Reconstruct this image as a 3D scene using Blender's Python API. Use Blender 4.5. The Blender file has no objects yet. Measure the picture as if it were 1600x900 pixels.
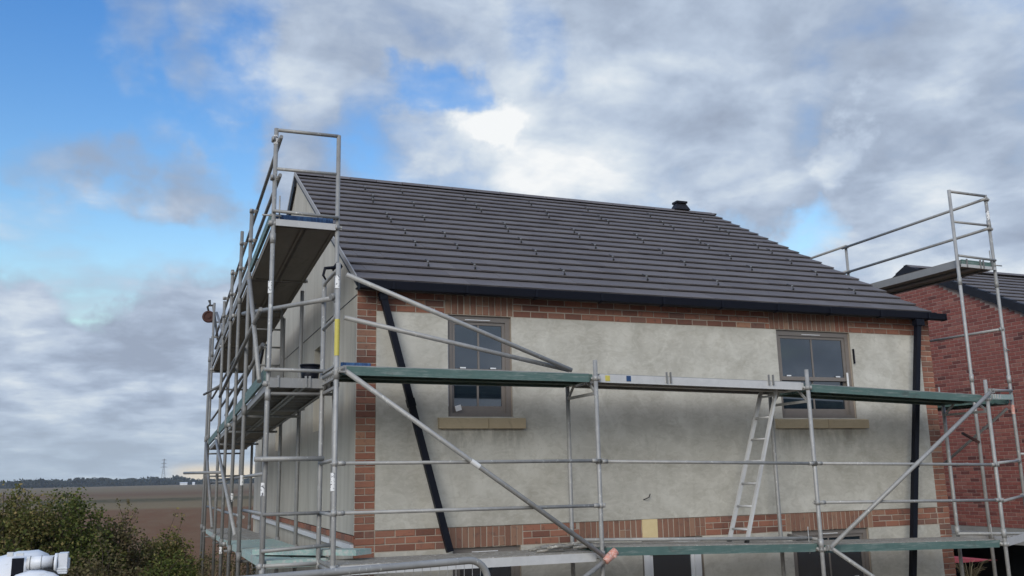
import bpy, math, random
from mathutils import Vector, Matrix
random.seed(11)
sc = bpy.context.scene
C = sc.collection
R = math.radians

# ------------------------------------------------------------------ camera
cd = bpy.data.cameras.new('camera'); cam = bpy.data.objects.new('camera', cd); C.objects.link(cam)
cd.sensor_width = 36.0; cd.lens = 32.12; cd.clip_start = 0.05; cd.clip_end = 8000
YAW, PITCH, ROLL = R(-21.582), R(11.57), R(-1.1906)
CAM = Vector((-2.077, -9.954, 2.954))
fwd = Vector((-math.sin(YAW)*math.cos(PITCH), math.cos(YAW)*math.cos(PITCH), math.sin(PITCH)))
rgt = fwd.cross(Vector((0, 0, 1))).normalized(); upv = rgt.cross(fwd)
r2 = rgt*math.cos(ROLL) + upv*math.sin(ROLL); u2 = -rgt*math.sin(ROLL) + upv*math.cos(ROLL)
cam.matrix_world = Matrix(((r2.x, u2.x, -fwd.x, CAM.x), (r2.y, u2.y, -fwd.y, CAM.y), (r2.z, u2.z, -fwd.z, CAM.z), (0, 0, 0, 1)))
sc.camera = cam

# ------------------------------------------------------------------ world, sun, exposure
SUN_EL, SUN_AZ = R(29), R(218)          # azimuth from +y, clockwise: behind the camera and to its left
world = bpy.data.worlds.new('World'); sc.world = world; world.use_nodes = True
world.cycles.sampling_method = 'MANUAL'; world.cycles.sample_map_resolution = 512
wt = world.node_tree; wt.nodes.clear()
def wn(t, **k):
    n = wt.nodes.new(t)
    for a, b in k.items(): setattr(n, a, b)
    return n
def wl(a, b): wt.links.new(a, b)
def wmath(op, a, b=None, clamp=False):
    n = wn('ShaderNodeMath', operation=op); n.use_clamp = clamp
    for i, v in enumerate((a, b)):
        if v is None: continue
        if isinstance(v, (int, float)): n.inputs[i].default_value = v
        else: wl(v, n.inputs[i])
    return n.outputs[0]
def wvec(op, a, b=None):
    n = wn('ShaderNodeVectorMath', operation=op)
    for i, v in enumerate((a, b)):
        if v is None: continue
        if isinstance(v, (tuple, list, Vector)): n.inputs[i].default_value = tuple(v)
        else: wl(v, n.inputs[i])
    return n
def wrange(v, a, b, c=0.0, d=1.0, smooth=True):
    n = wn('ShaderNodeMapRange'); n.interpolation_type = 'SMOOTHSTEP' if smooth else 'LINEAR'; n.clamp = True
    wl(v, n.inputs[0])
    for i, x in zip((1, 2, 3, 4), (a, b, c, d)): n.inputs[i].default_value = x
    return n.outputs[0]
def wmix(f, a, b):
    n = wn('ShaderNodeMix', data_type='RGBA'); 
    if isinstance(f, (int, float)): n.inputs[0].default_value = f
    else: wl(f, n.inputs[0])
    for i, v in ((6, a), (7, b)):
        if isinstance(v, tuple): n.inputs[i].default_value = (*v, 1)
        else: wl(v, n.inputs[i])
    return n.outputs[2]
def wnoise(vec, scale, detail, rough, dist=0.0, lac=2.0):
    n = wn('ShaderNodeTexNoise'); n.inputs['Scale'].default_value = scale; n.inputs['Detail'].default_value = detail
    n.inputs['Roughness'].default_value = rough; n.inputs['Distortion'].default_value = dist; n.inputs['Lacunarity'].default_value = lac
    wl(vec, n.inputs['Vector']); return n
out = wn('ShaderNodeOutputWorld')
tc = wn('ShaderNodeTexCoord'); D0 = wvec('NORMALIZE', tc.outputs['Generated']).outputs[0]
sep = wn('ShaderNodeSeparateXYZ'); wl(D0, sep.inputs[0]); elev = sep.outputs[2]
# cloud sheet seen in perspective: project the direction on a plane overhead
zz = wmath('ADD', wmath('MAXIMUM', elev, 0.0), 0.20)
cx = wmath('DIVIDE', sep.outputs[0], zz); cy = wmath('DIVIDE', sep.outputs[1], zz)
comb = wn('ShaderNodeCombineXYZ'); wl(cx, comb.inputs[0]); wl(cy, comb.inputs[1]); P = comb.outputs[0]
nbig = wnoise(P, 0.55, 4, 0.5, 0.4).outputs['Fac']
nmid = wnoise(P, 1.9, 7, 0.54, 0.2).outputs['Fac']
nfine = wnoise(P, 4.6, 8, 0.58, 0.2).outputs['Fac']
# irregular outlines for the large holes and heaps: shift the direction by noise
wob = wnoise(D0, 5.0, 7, 0.58)
wv = wvec('SCALE', wvec('SUBTRACT', wob.outputs['Color'], (0.5, 0.5, 0.5)).outputs[0]); wv.inputs['Scale'].default_value = 0.27
DW = wvec('NORMALIZE', wvec('ADD', D0, wv.outputs[0]).outputs[0]).outputs[0]
def heap(direction, inner, outer):
    d = wvec('DOT_PRODUCT', DW, Vector(direction).normalized()).outputs['Value']
    return wrange(d, math.cos(R(outer)), math.cos(R(inner)))
def total(lst):
    acc = None
    for direction, inner, outer, amp in lst:
        t = wmath('MULTIPLY', heap(direction, inner, outer), amp)
        acc = t if acc is None else wmath('ADD', acc, t)
    return acc
HOLES = [((-.067, .931, .36), 2, 10, .8), ((-.112, .959, .26), 1, 8, .85), ((.037, .907, .42), 1, 8, .75), ((-.01, .966, .258), 1, 8, .8), ((.06, .965, .25), 1, 5, .35),
         ((.103, .92, .378), 1, 5, .35), ((.272, .88, .389), .3, 2.8, .65), ((.225, .905, .36), .3, 2.6, .3), ((.654, .714, .245), .3, 3.4, .6), ((.56, .79, .27), .5, 3, .4), ((.46, .86, .22), 1, 5, .25), ((.36, .91, .22), 1, 6, .3), ((.17, .945, .28), 1, 5, .25), ((-.05, .965, .25), 1, 4, .12), ((-.17, .93, .32), 2, 9, .6),
         ((-.15, .90, .41), 1, 7, .5), ((.36, .80, .44), 1, 4, .4), ((-.6, .75, .33), 6, 16, .8), ((.43, .80, .40), .5, 4, .35), ((.50, .80, .32), .5, 4, .35), ((-.5, .3, .8), 6, 18, .6), ((.4, -.7, .6), 8, 20, .7), ((-.9, -.2, .4), 6, 18, .7)]
GREYS = [((-.088, .941, .328), .3, 4.2, .68), ((-.004, .945, .318), .3, 4.2, .66), ((-.04, .89, .45), .3, 4.5, .45), ((.06, .90, .40), .3, 3, .4), ((.115, .943, .308), 1, 5, .55), ((.0, .88, .47), 2, 7, .45), ((.18, .87, .46), 3, 12, .35), ((.03, .955, .305), .5, 3, .3),
         ((.455, .771, .445), 3, 11, .38), ((.719, .625, .304), 2, 8, .4), ((.567, .709, .419), 4, 13, .35), ((-.058, .981, .185), 3, 12, .4), ((.60, .74, .30), .5, 3.5, .25)]
WHITES = [((.318, .880, .358), .2, 2.4, 1.0), ((.280, .900, .335), .3, 3.2, .6), ((.655, .682, .323), .2, 2.2, 1.0), ((.586, .755, .285), 1, 5, .45),
          ((.71, .668, .224), 2, 8, .55), ((.522, .761, .385), 2, 9, .4), ((.411, .844, .345), 2, 9, .4), ((.135, .915, .381), 1, 4, .5), ((.27, .864, .425), 2, 7, .45), ((-.1, .99, .12), 2, 7, .45), ((.36, .86, .33), 1, 5, .35)]
holes = wmath('MINIMUM', total(HOLES), 1.0); greys = total(GREYS); whites = total(WHITES)
lowcloud = wrange(elev, 0.30, 0.13)
# cover: 0 open blue, 1 full cloud
cov = wmath('ADD', wmath('MULTIPLY', wmath('SUBTRACT', nmid, .5), 1.35), wmath('ADD', wmath('MULTIPLY', nbig, 0.5), .42))
cov = wmath('ADD', cov, wmath('MULTIPLY', greys, 0.52))
cov = wmath('ADD', cov, wmath('MULTIPLY', lowcloud, 0.35))
cov = wmath('ADD', cov, wmath('MULTIPLY', wrange(elev, 0.14, 0.04), 0.6))
cov = wmath('SUBTRACT', cov, wmath('MULTIPLY', holes, 0.57))
cov = wmath('ADD', cov, wmath('MULTIPLY', whites, 0.26))
cov = wmath('ADD', cov, wmath('MULTIPLY', wmath('SUBTRACT', nfine, 0.5), 0.75))
cover = wrange(cov, 0.30, 0.92)
lum = wmath('ADD', wmath('MULTIPLY', wmath('SUBTRACT', nmid, .5), 0.85), wmath('ADD', wmath('MULTIPLY', wmath('SUBTRACT', nfine, .5), 0.85), .5))
lum = wmath('ADD', lum, wmath('MULTIPLY', whites, 0.22)); lum = wmath('SUBTRACT', lum, wmath('MULTIPLY', greys, 0.16))
ramp = wn('ShaderNodeValToRGB'); wl(lum, ramp.inputs[0]); cr = ramp.color_ramp
cr.elements[0].position = 0.32; cr.elements[0].color = (.32, .38, .49, 1)
cr.elements[1].position = 0.86; cr.elements[1].color = (.89, .91, .92, 1)
for pos, col in ((.44, (.38, .455, .58)), (.55, (.475, .56, .69)), (.68, (.63, .705, .79))):
    e = cr.elements.new(pos); e.color = (*col, 1)
cloud = ramp.outputs[0]
hz = wrange(elev, 0.10, 0.0); cloud = wmix(wmath('MULTIPLY', hz, 0.55), cloud, (.50, .60, .68))
glow = wmath('MULTIPLY', wrange(elev, 0.022, 0.010), wrange(wvec('DOT_PRODUCT', D0, Vector((.09, .995, .01)).normalized()).outputs['Value'], math.cos(R(4.6)), math.cos(R(2.2))))
cloud = wmix(wmath('MULTIPLY', glow, 0.8), cloud, (.93, .78, .55))
sky = wn('ShaderNodeTexSky', sky_type='NISHITA'); sky.sun_disc = False; sky.sun_elevation = SUN_EL; sky.sun_rotation = SUN_AZ
sky.air_density = 1.6; sky.dust_density = 0.3; sky.ozone_density = 2.2
hs = wn('ShaderNodeHueSaturation'); wl(sky.outputs[0], hs.inputs['Color']); hs.inputs['Saturation'].default_value = 1.5; hs.inputs['Hue'].default_value = .520
bg1 = wn('ShaderNodeBackground'); wl(hs.outputs[0], bg1.inputs[0]); bg1.inputs[1].default_value = 0.15
bg2 = wn('ShaderNodeBackground'); wl(cloud, bg2.inputs[0]); bg2.inputs[1].default_value = .91
ms = wn('ShaderNodeMixShader'); wl(cover, ms.inputs[0]); wl(bg1.outputs[0], ms.inputs[1]); wl(bg2.outputs[0], ms.inputs[2])
wl(ms.outputs[0], out.inputs[0])
sd = bpy.data.lights.new('sun', 'SUN'); sun = bpy.data.objects.new('sun', sd); C.objects.link(sun)
sd.energy = 2.0; sd.angle = R(40); sd.color = (1.0, .945, .86)
sdir = Vector((math.sin(SUN_AZ)*math.cos(SUN_EL), math.cos(SUN_AZ)*math.cos(SUN_EL), math.sin(SUN_EL)))
sun.rotation_euler = sdir.to_track_quat('Z', 'Y').to_euler()
sc.view_settings.view_transform = 'Standard'; sc.view_settings.look = 'None'; sc.view_settings.gamma = 1.0
sc.view_settings.exposure = 0.2; sc.view_settings.use_curve_mapping = False
sc.cycles.max_bounces = 6; sc.cycles.volume_bounces = 0; sc.cycles.volume_step_rate = 4

# ------------------------------------------------------------------ materials
MATS = {}
class NT:
    def __init__(s, name):
        s.m = bpy.data.materials.new(name); s.m.use_nodes = True; s.t = s.m.node_tree; s.t.nodes.clear()
        s.o = s.n('ShaderNodeOutputMaterial'); s.b = s.n('ShaderNodeBsdfPrincipled'); s.l(s.b.outputs[0], s.o.inputs[0]); MATS[name] = s.m
        s.tc = s.n('ShaderNodeTexCoord'); s.geo = s.n('ShaderNodeNewGeometry'); s.oi = s.n('ShaderNodeObjectInfo')
    def n(s, t, **k):
        x = s.t.nodes.new(t)
        for a, b in k.items(): setattr(x, a, b)
        return x
    def l(s, a, b): s.t.links.new(a, b)
    def put(s, v, sock):
        if isinstance(v, (int, float)): sock.default_value = v
        elif isinstance(v, tuple): sock.default_value = (*v, 1) if len(v) == 3 and len(sock.default_value) == 4 else v
        else: s.l(v, sock)
    def math(s, op, a, b=0.0, clamp=False):
        x = s.n('ShaderNodeMath', operation=op); x.use_clamp = clamp; s.put(a, x.inputs[0]); s.put(b, x.inputs[1]); return x.outputs[0]
    def mix(s, f, a, b, blend='MIX'):
        x = s.n('ShaderNodeMix', data_type='RGBA', blend_type=blend); s.put(f, x.inputs[0]); s.put(a, x.inputs[6]); s.put(b, x.inputs[7]); return x.outputs[2]
    def rng(s, v, a, b, c=0.0, d=1.0):
        x = s.n('ShaderNodeMapRange'); x.interpolation_type = 'SMOOTHSTEP'; s.put(v, x.inputs[0])
        for i, q in zip((1, 2, 3, 4), (a, b, c, d)): x.inputs[i].default_value = q
        return x.outputs[0]
    def vec(s, src='Position', scale=(1, 1, 1), off=(0, 0, 0)):
        x = s.n('ShaderNodeMapping'); s.l(s.geo.outputs['Position'] if src == 'Position' else s.tc.outputs[src], x.inputs[0])
        x.inputs['Scale'].default_value = scale; x.inputs['Location'].default_value = off; return x.outputs[0]
    def noise(s, v, scale, detail=5, rough=.55, dist=0.0):
        x = s.n('ShaderNodeTexNoise'); s.l(v, x.inputs['Vector']); x.inputs['Scale'].default_value = scale; x.inputs['Detail'].default_value = detail
        x.inputs['Roughness'].default_value = rough; x.inputs['Distortion'].default_value = dist; return x.outputs['Fac']
    def ramp(s, v, stops):
        x = s.n('ShaderNodeValToRGB'); s.l(v, x.inputs[0]); e = x.color_ramp.elements
        while len(e) < len(stops): e.new(.5)
        for i, (p, c) in enumerate(stops): e[i].position = p; e[i].color = (*c, 1)
        return x.outputs[0]
    def rnd(s):                                   # one value for each piece, whether an object or an island of a joined mesh
        return s.math('FRACT', s.math('ADD', s.oi.outputs['Random'], s.geo.outputs['Random Per Island']))
    def bump(s, h, strength=.3, dist=.01):
        x = s.n('ShaderNodeBump'); s.l(h, x.inputs['Height']); x.inputs['Strength'].default_value = strength; x.inputs['Distance'].default_value = dist
        s.l(x.outputs[0], s.b.inputs['Normal'])
    def fin(s, col, rough=.8, metal=0.0, spec=.5):
        s.put(col, s.b.inputs['Base Color']); s.put(rough, s.b.inputs['Roughness']); s.put(metal, s.b.inputs['Metallic']); s.b.inputs['Specular IOR Level'].default_value = spec
        return s.m
def sub(c, k): return tuple(x*k for x in c)

# cement render on the front: soft trowelled patches
n = NT('front_render'); v = n.vec()
a = n.noise(v, .8, 4, .5, .8); b = n.noise(v, 2.6, 6, .6, .5); c = n.noise(n.vec(scale=(3.2, 3.2, .7)), 1.2, 5, .6, .6); d = n.noise(v, 60, 4, .6)
col = n.ramp(n.math('ADD', n.math('MULTIPLY', a, .5), n.math('MULTIPLY', b, .5)), [(.36, (.375, .356, .30)), (.46, (.45, .43, .368)), (.54, (.505, .485, .418)), (.64, (.60, .578, .505))])
col = n.mix(n.rng(c, .56, .72, 0, .45), col, (.36, .345, .285)); col = n.mix(n.rng(n.noise(v, 1.5, 6, .65, 1.2), .56, .70, 0, .5), col, (.64, .625, .545))
tro = n.noise(n.vec(scale=(1, 1, 2.2)), 4.5, 4, .6, 2.2); col = n.mix(n.rng(tro, .50, .57, 0, .22), col, (.62, .60, .53)); col = n.mix(n.rng(n.noise(n.vec(scale=(1, 1, 1.6), off=(7, 3, 5)), 6.5, 5, .6, 1.4), .53, .60, 0, .22), col, (.33, .305, .24))
sp = n.n('ShaderNodeSeparateXYZ'); n.l(n.geo.outputs['Position'], sp.inputs[0]); sx_, sz_ = sp.outputs[0], sp.outputs[2]
runs = n.noise(n.vec(scale=(1, 1, .3)), 5, 5, .65, .4); wet = n.math('MULTIPLY', n.rng(sz_, 3.05, 3.46), n.math('LESS_THAN', sz_, 3.49))     # rain runs under the two sill stones
for x0_, x1_ in ((.95, 1.97), (5.5, 6.99)):
    inb = n.math('MULTIPLY', n.rng(sx_, x0_-.12, x0_+.08), n.rng(sx_, x1_+.12, x1_-.08)); col = n.mix(n.math('MULTIPLY', n.math('MULTIPLY', inb, wet), n.rng(runs, .42, .64, 0, .6)), col, (.24, .23, .195))
n.bump(n.math('ADD', n.math('MULTIPLY', b, .6), n.math('MULTIPLY', d, .15)), .25, .008); n.fin(col, .93, 0, .2)
# gable: grey basecoat with vertical runs
n = NT('gable_render'); v = n.vec(scale=(1, 1, .16)); a = n.noise(v, 2.4, 6, .6, .3); b = n.noise(v, 7, 5, .6); d = n.noise(n.vec(), 50, 3, .6)
col = n.ramp(n.math('ADD', n.math('MULTIPLY', a, .6), n.math('MULTIPLY', b, .4)), [(.32, (.36, .335, .28)), (.46, (.465, .437, .37)), (.58, (.515, .487, .417)), (.72, (.61, .58, .50))])
n.bump(n.math('ADD', a, n.math('MULTIPLY', d, .2)), .2, .006); n.fin(col, .9, 0, .2)
# brick
def brick_mat(name, stops, dark, spot):
    n = NT(name); v = n.vec(); r = n.rnd()
    col = n.ramp(r, stops); a = n.noise(v, 14, 5, .65, .3); b = n.noise(v, 70, 4, .7)
    col = n.mix(n.rng(a, .52, .72, 0, .7), col, dark); col = n.mix(n.rng(b, .62, .74, 0, .45), col, spot)
    n.bump(n.math('ADD', n.math('MULTIPLY', a, .5), b), .5, .004); n.fin(col, .9, 0, .25)
brick_mat('site_brick', [(0, (.17, .082, .060)), (.2, (.27, .117, .078)), (.45, (.33, .147, .095)), (.7, (.29, .14, .094)), (.85, (.20, .108, .082)), (1, (.41, .22, .135))], (.115, .076, .062), (.36, .26, .20))
brick_mat('lintel_brick', [(0, (.19, .10, .070)), (.35, (.275, .145, .098)), (.7, (.235, .128, .09)), (1, (.32, .195, .13))], (.125, .085, .07), (.38, .28, .21))
brick_mat('red_brick', [(0, (.095, .04, .038)), (.10, (.19, .064, .054)), (.5, (.26, .088, .070)), (.8, (.235, .092, .078)), (1, (.31, .13, .10))], (.145, .068, .064), (.36, .24, .20))
n = NT('mortar'); a = n.noise(n.vec(), 30, 4, .6); n.bump(a, .4, .004); n.fin(n.mix(a, (.33, .275, .215), (.48, .41, .33)), .95, 0, .1)
n = NT('red_mortar'); a = n.noise(n.vec(), 8, 4, .6); n.fin(n.mix(a, (.29, .21, .175), (.42, .32, .27)), .95, 0, .1)
# roof tiles
n = NT('tile'); v = n.vec(); r = n.rnd(); a = n.noise(v, 3, 5, .6, .4); b = n.noise(v, 90, 3, .6)
col = n.mix(r, (.118, .107, .108), (.152, .139, .138)); col = n.mix(n.rng(a, .5, .75, 0, .5), col, (.155, .148, .147)); col = n.mix(n.rng(n.noise(v, 1.1, 5, .6, .8), .55, .75, 0, .4), col, (.105, .094, .086))
n.bump(b, .25, .003); n.fin(col, n.math('ADD', .62, n.math('MULTIPLY', a, .2)), 0, .35)
n = NT('felt'); n.fin((.012, .012, .014), .9, 0, .1)
n = NT('verge_mortar'); a = n.noise(n.vec(), 20, 4, .6); n.bump(a, .5, .008); n.fin(n.mix(a, (.25, .25, .25), (.42, .41, .40)), .95)
n = NT('black_plastic'); a = n.noise(n.vec(), 6, 5, .6); n.bump(a, .05, .004); n.fin(n.mix(a, (.004, .005, .010), (.009, .010, .016)), .5, 0, .18)
n = NT('dark_trim'); a = n.noise(n.vec(), 9, 5, .6); n.fin(n.mix(a, (.010, .011, .015), (.020, .021, .027)), .6, 0, .25)
# metals
def steel(name, lo, hi, rough, metal, splash):
    n = NT(name); v = n.vec(); r = n.oi.outputs['Random']; a = n.noise(v, 9, 6, .65, .3); b = n.noise(n.vec(scale=(1, 1, .5)), 34, 5, .7)
    col = n.mix(a, lo, hi); col = n.mix(n.math('MULTIPLY', r, .35), col, sub(lo, .6)); col = n.mix(n.rng(b, .60, .68, 0, splash), col, (.60, .60, .56))
    col = n.mix(n.rng(n.noise(v, 16, 5, .7, .5), .66, .76, 0, .5), col, (.16, .125, .095))
    n.bump(b, .18, .003); n.fin(col, n.math('ADD', rough, n.math('MULTIPLY', a, .2)), metal, .5)
steel('galvanised', (.22, .218, .205), (.52, .515, .49), .45, .22, .85)
steel('dull_steel', (.15, .15, .145), (.31, .31, .30), .55, .12, .4)
steel('deck_silver', (.46, .46, .45), (.68, .68, .66), .45, .12, .4)
steel('deck_grey', (.26, .265, .26), (.40, .40, .39), .5, .2, .3)
n = NT('deck_green'); v = n.vec(); a = n.noise(v, 6, 6, .7, .5); b = n.noise(n.vec(scale=(.2, .2, 2.5)), 16, 6, .75)
col = n.mix(a, (.05, .10, .088), (.115, .19, .17)); col = n.mix(n.rng(b, .50, .70, 0, .6), col, (.31, .34, .315)); col = n.mix(n.rng(n.noise(v, 3, 6, .7, .6), .55, .72, 0, .6), col, (.06, .065, .055)); n.bump(b, .2, .003); n.fin(col, .6)
n = NT('mint_board'); v = n.vec(); a = n.noise(v, 7, 6, .7, .4); b = n.noise(v, 28, 5, .7)
col = n.mix(a, (.22, .36, .32), (.38, .51, .46)); col = n.mix(n.rng(b, .46, .62, 0, .9), col, (.50, .495, .46)); col = n.mix(n.rng(n.noise(v, 2.2, 6, .7, .6), .50, .68, 0, .75), col, (.38, .375, .35)); n.bump(b, .2, .003); n.fin(col, .7)
n = NT('blue_board'); a = n.noise(n.vec(scale=(3, 3, .6)), 14, 5, .7); n.fin(n.mix(n.rng(a, .45, .65), (.018, .055, .15), (.05, .13, .27)), .55)
n = NT('plywood'); v = n.vec(scale=(1, .2, 1)); a = n.noise(v, 6, 6, .65, .5); b = n.noise(n.vec(), 2.5, 6, .7, .8)
col = n.mix(a, (.15, .135, .115), (.26, .24, .205)); col = n.mix(n.rng(b, .55, .7, 0, .6), col, (.10, .09, .08)); n.fin(col, .85, 0, .3)
n = NT('dirty_timber'); v = n.vec(scale=(.3, 2, 2)); a = n.noise(v, 9, 6, .7, .4); b = n.noise(n.vec(), 22, 5, .75)
col = n.mix(a, (.17, .155, .13), (.36, .34, .30)); col = n.mix(n.rng(b, .53, .66, 0, .85), col, (.60, .59, .54)); col = n.mix(n.rng(n.noise(n.vec(), 13, 5, .7), .58, .68, 0, .8), col, (.06, .05, .045)); n.bump(b, .5, .006); n.fin(col, .9)
n = NT('sandstone'); v = n.vec(); a = n.noise(v, 5, 6, .65, .5); b = n.noise(v, 60, 4, .7); r = n.rnd()
col = n.mix(a, (.42, .335, .205), (.60, .495, .325)); col = n.mix(n.rng(n.noise(v, 3.3, 5, .7, .8), .53, .72, 0, .8), col, (.27, .22, .15)); col = n.mix(n.math('MULTIPLY', r, .25), col, (.33, .22, .13)); n.bump(b, .3, .003); n.fin(col, .9)
n = NT('yellow_stone'); a = n.noise(n.vec(), 14, 5, .6); n.fin(n.mix(a, (.62, .48, .25), (.74, .60, .34)), .85)
n = NT('window_frame'); a = n.noise(n.vec(), 11, 5, .6); n.fin(n.mix(a, (.155, .136, .118), (.215, .19, .168)), .5)
n = NT('white_frame'); a = n.noise(n.vec(), 9, 5, .6); n.fin(n.mix(a, (.66, .68, .68), (.80, .81, .81)), .4)
n = NT('glass'); a = n.noise(n.vec(), 5, 5, .6, .6); n.bump(n.noise(n.vec(), 1.2, 2, .5), .02, .02); n.b.inputs['IOR'].default_value = 2.0; n.fin(n.mix(n.rng(a, .5, .75, 0, .6), (.012, .020, .030), (.03, .042, .054)), .05, 0, .6)
n = NT('paper'); n.fin((.72, .72, .70), .8)
n = NT('sticker'); a = n.noise(n.vec(), 55, 2, .5); n.fin(n.mix(n.rng(a, .56, .60), (.78, .78, .76), (.12, .12, .13)), .6)
n = NT('yellow_tape'); a = n.noise(n.vec(), 30, 4, .6); n.fin(n.mix(a, (.50, .42, .06), (.62, .55, .14)), .6)
n = NT('red_coupler'); a = n.noise(n.vec(), 45, 4, .7); n.fin(n.mix(n.rng(a, .45, .62), (.62, .27, .20), (.70, .52, .46)), .7)
n = NT('rust'); a = n.noise(n.vec(), 30, 5, .7); n.bump(a, .4, .004); n.fin(n.mix(a, (.035, .016, .014), (.10, .038, .026)), .8)
n = NT('concrete'); a = n.noise(n.vec(), 5, 6, .65); n.bump(a, .3, .005); n.fin(n.mix(a, (.20, .20, .185), (.34, .335, .31)), .9)
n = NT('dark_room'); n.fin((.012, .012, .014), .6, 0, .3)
n = NT('blue_cloth'); n.fin((.022, .03, .06), .8)
n = NT('pink_fabric'); n.fin((.55, .11, .14), .8)
n = NT('white_paint'); v = n.vec(); a = n.noise(v, 9, 6, .65, .5); n.fin(n.mix(n.rng(a, .55, .75, 0, .7), (.74, .76, .78), (.50, .51, .48)), .38)
n = NT('rubber'); n.fin((.018, .018, .018), .8)
n = NT('cable'); n.fin((.03, .03, .03), .6)
# vegetation
def leaf(name, stops):
    n = NT(name); col = n.ramp(n.rnd(), stops); n.fin(col, .7, 0, .25); n.b.inputs['Subsurface Weight'].default_value = 0
    tr = n.n('ShaderNodeBsdfTranslucent'); n.l(col, tr.inputs[0]); mx = n.n('ShaderNodeMixShader'); mx.inputs[0].default_value = .3
    n.l(n.b.outputs[0], mx.inputs[1]); n.l(tr.outputs[0], mx.inputs[2]); n.l(mx.outputs[0], n.o.inputs[0])
leaf('leaf_olive', [(0, (.065, .078, .022)), (.3, (.115, .125, .036)), (.6, (.17, .17, .052)), (.82, (.25, .205, .075)), (1, (.36, .27, .12))])
leaf('leaf_green', [(0, (.055, .08, .02)), (.4, (.095, .125, .03)), (.8, (.155, .175, .045)), (1, (.27, .23, .085))])
leaf('leaf_brown', [(0, (.10, .085, .042)), (.4, (.16, .125, .065)), (.75, (.135, .14, .055)), (1, (.30, .23, .12))])
leaf('dry_grass', [(0, (.16, .13, .075)), (.5, (.25, .21, .12)), (1, (.36, .31, .20))])
leaf('far_leaf', [(0, (.022, .03, .02)), (.6, (.04, .048, .028)), (1, (.062, .06, .035))])
n = NT('twig'); n.fin((.075, .058, .042), .9)
# the land: bands of plough and stubble that run across the plain
n = NT('land'); v = n.vec(); sx = n.n('ShaderNodeSeparateXYZ'); n.l(n.geo.outputs['Position'], sx.inputs[0])
w = n.noise(n.vec(scale=(.012, .012, 0)), 1, 4, .6); yy = n.math('ADD', sx.outputs[1], n.math('MULTIPLY', n.math('SUBTRACT', w, .5), 30))
yl = n.math('DIVIDE', n.math('LOGARITHM', n.math('MAXIMUM', yy, 1.0), 10.0), 3.5)
col = n.ramp(yl, [(.30, (.15, .105, .065)), (.40, (.165, .080, .040)), (.588, (.172, .088, .045)), (.600, (.215, .165, .092)), (.632, (.19, .145, .08)), (.638, (.075, .07, .035)), (.656, (.08, .072, .038)), (.664, (.185, .135, .078)), (.70, (.15, .085, .05)), (.76, (.20, .155, .09))])
a = n.noise(n.vec(scale=(1, .25, 1)), .35, 8, .7, .6); b = n.noise(v, 2.2, 6, .7)
col = n.mix(n.rng(a, .35, .7, 0, .5), col, (.20, .14, .08)); col = n.mix(n.rng(b, .5, .7, 0, .4), col, (.075, .05, .035)); n.bump(b, .6, .05); n.fin(col, .95, 0, .1)

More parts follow.
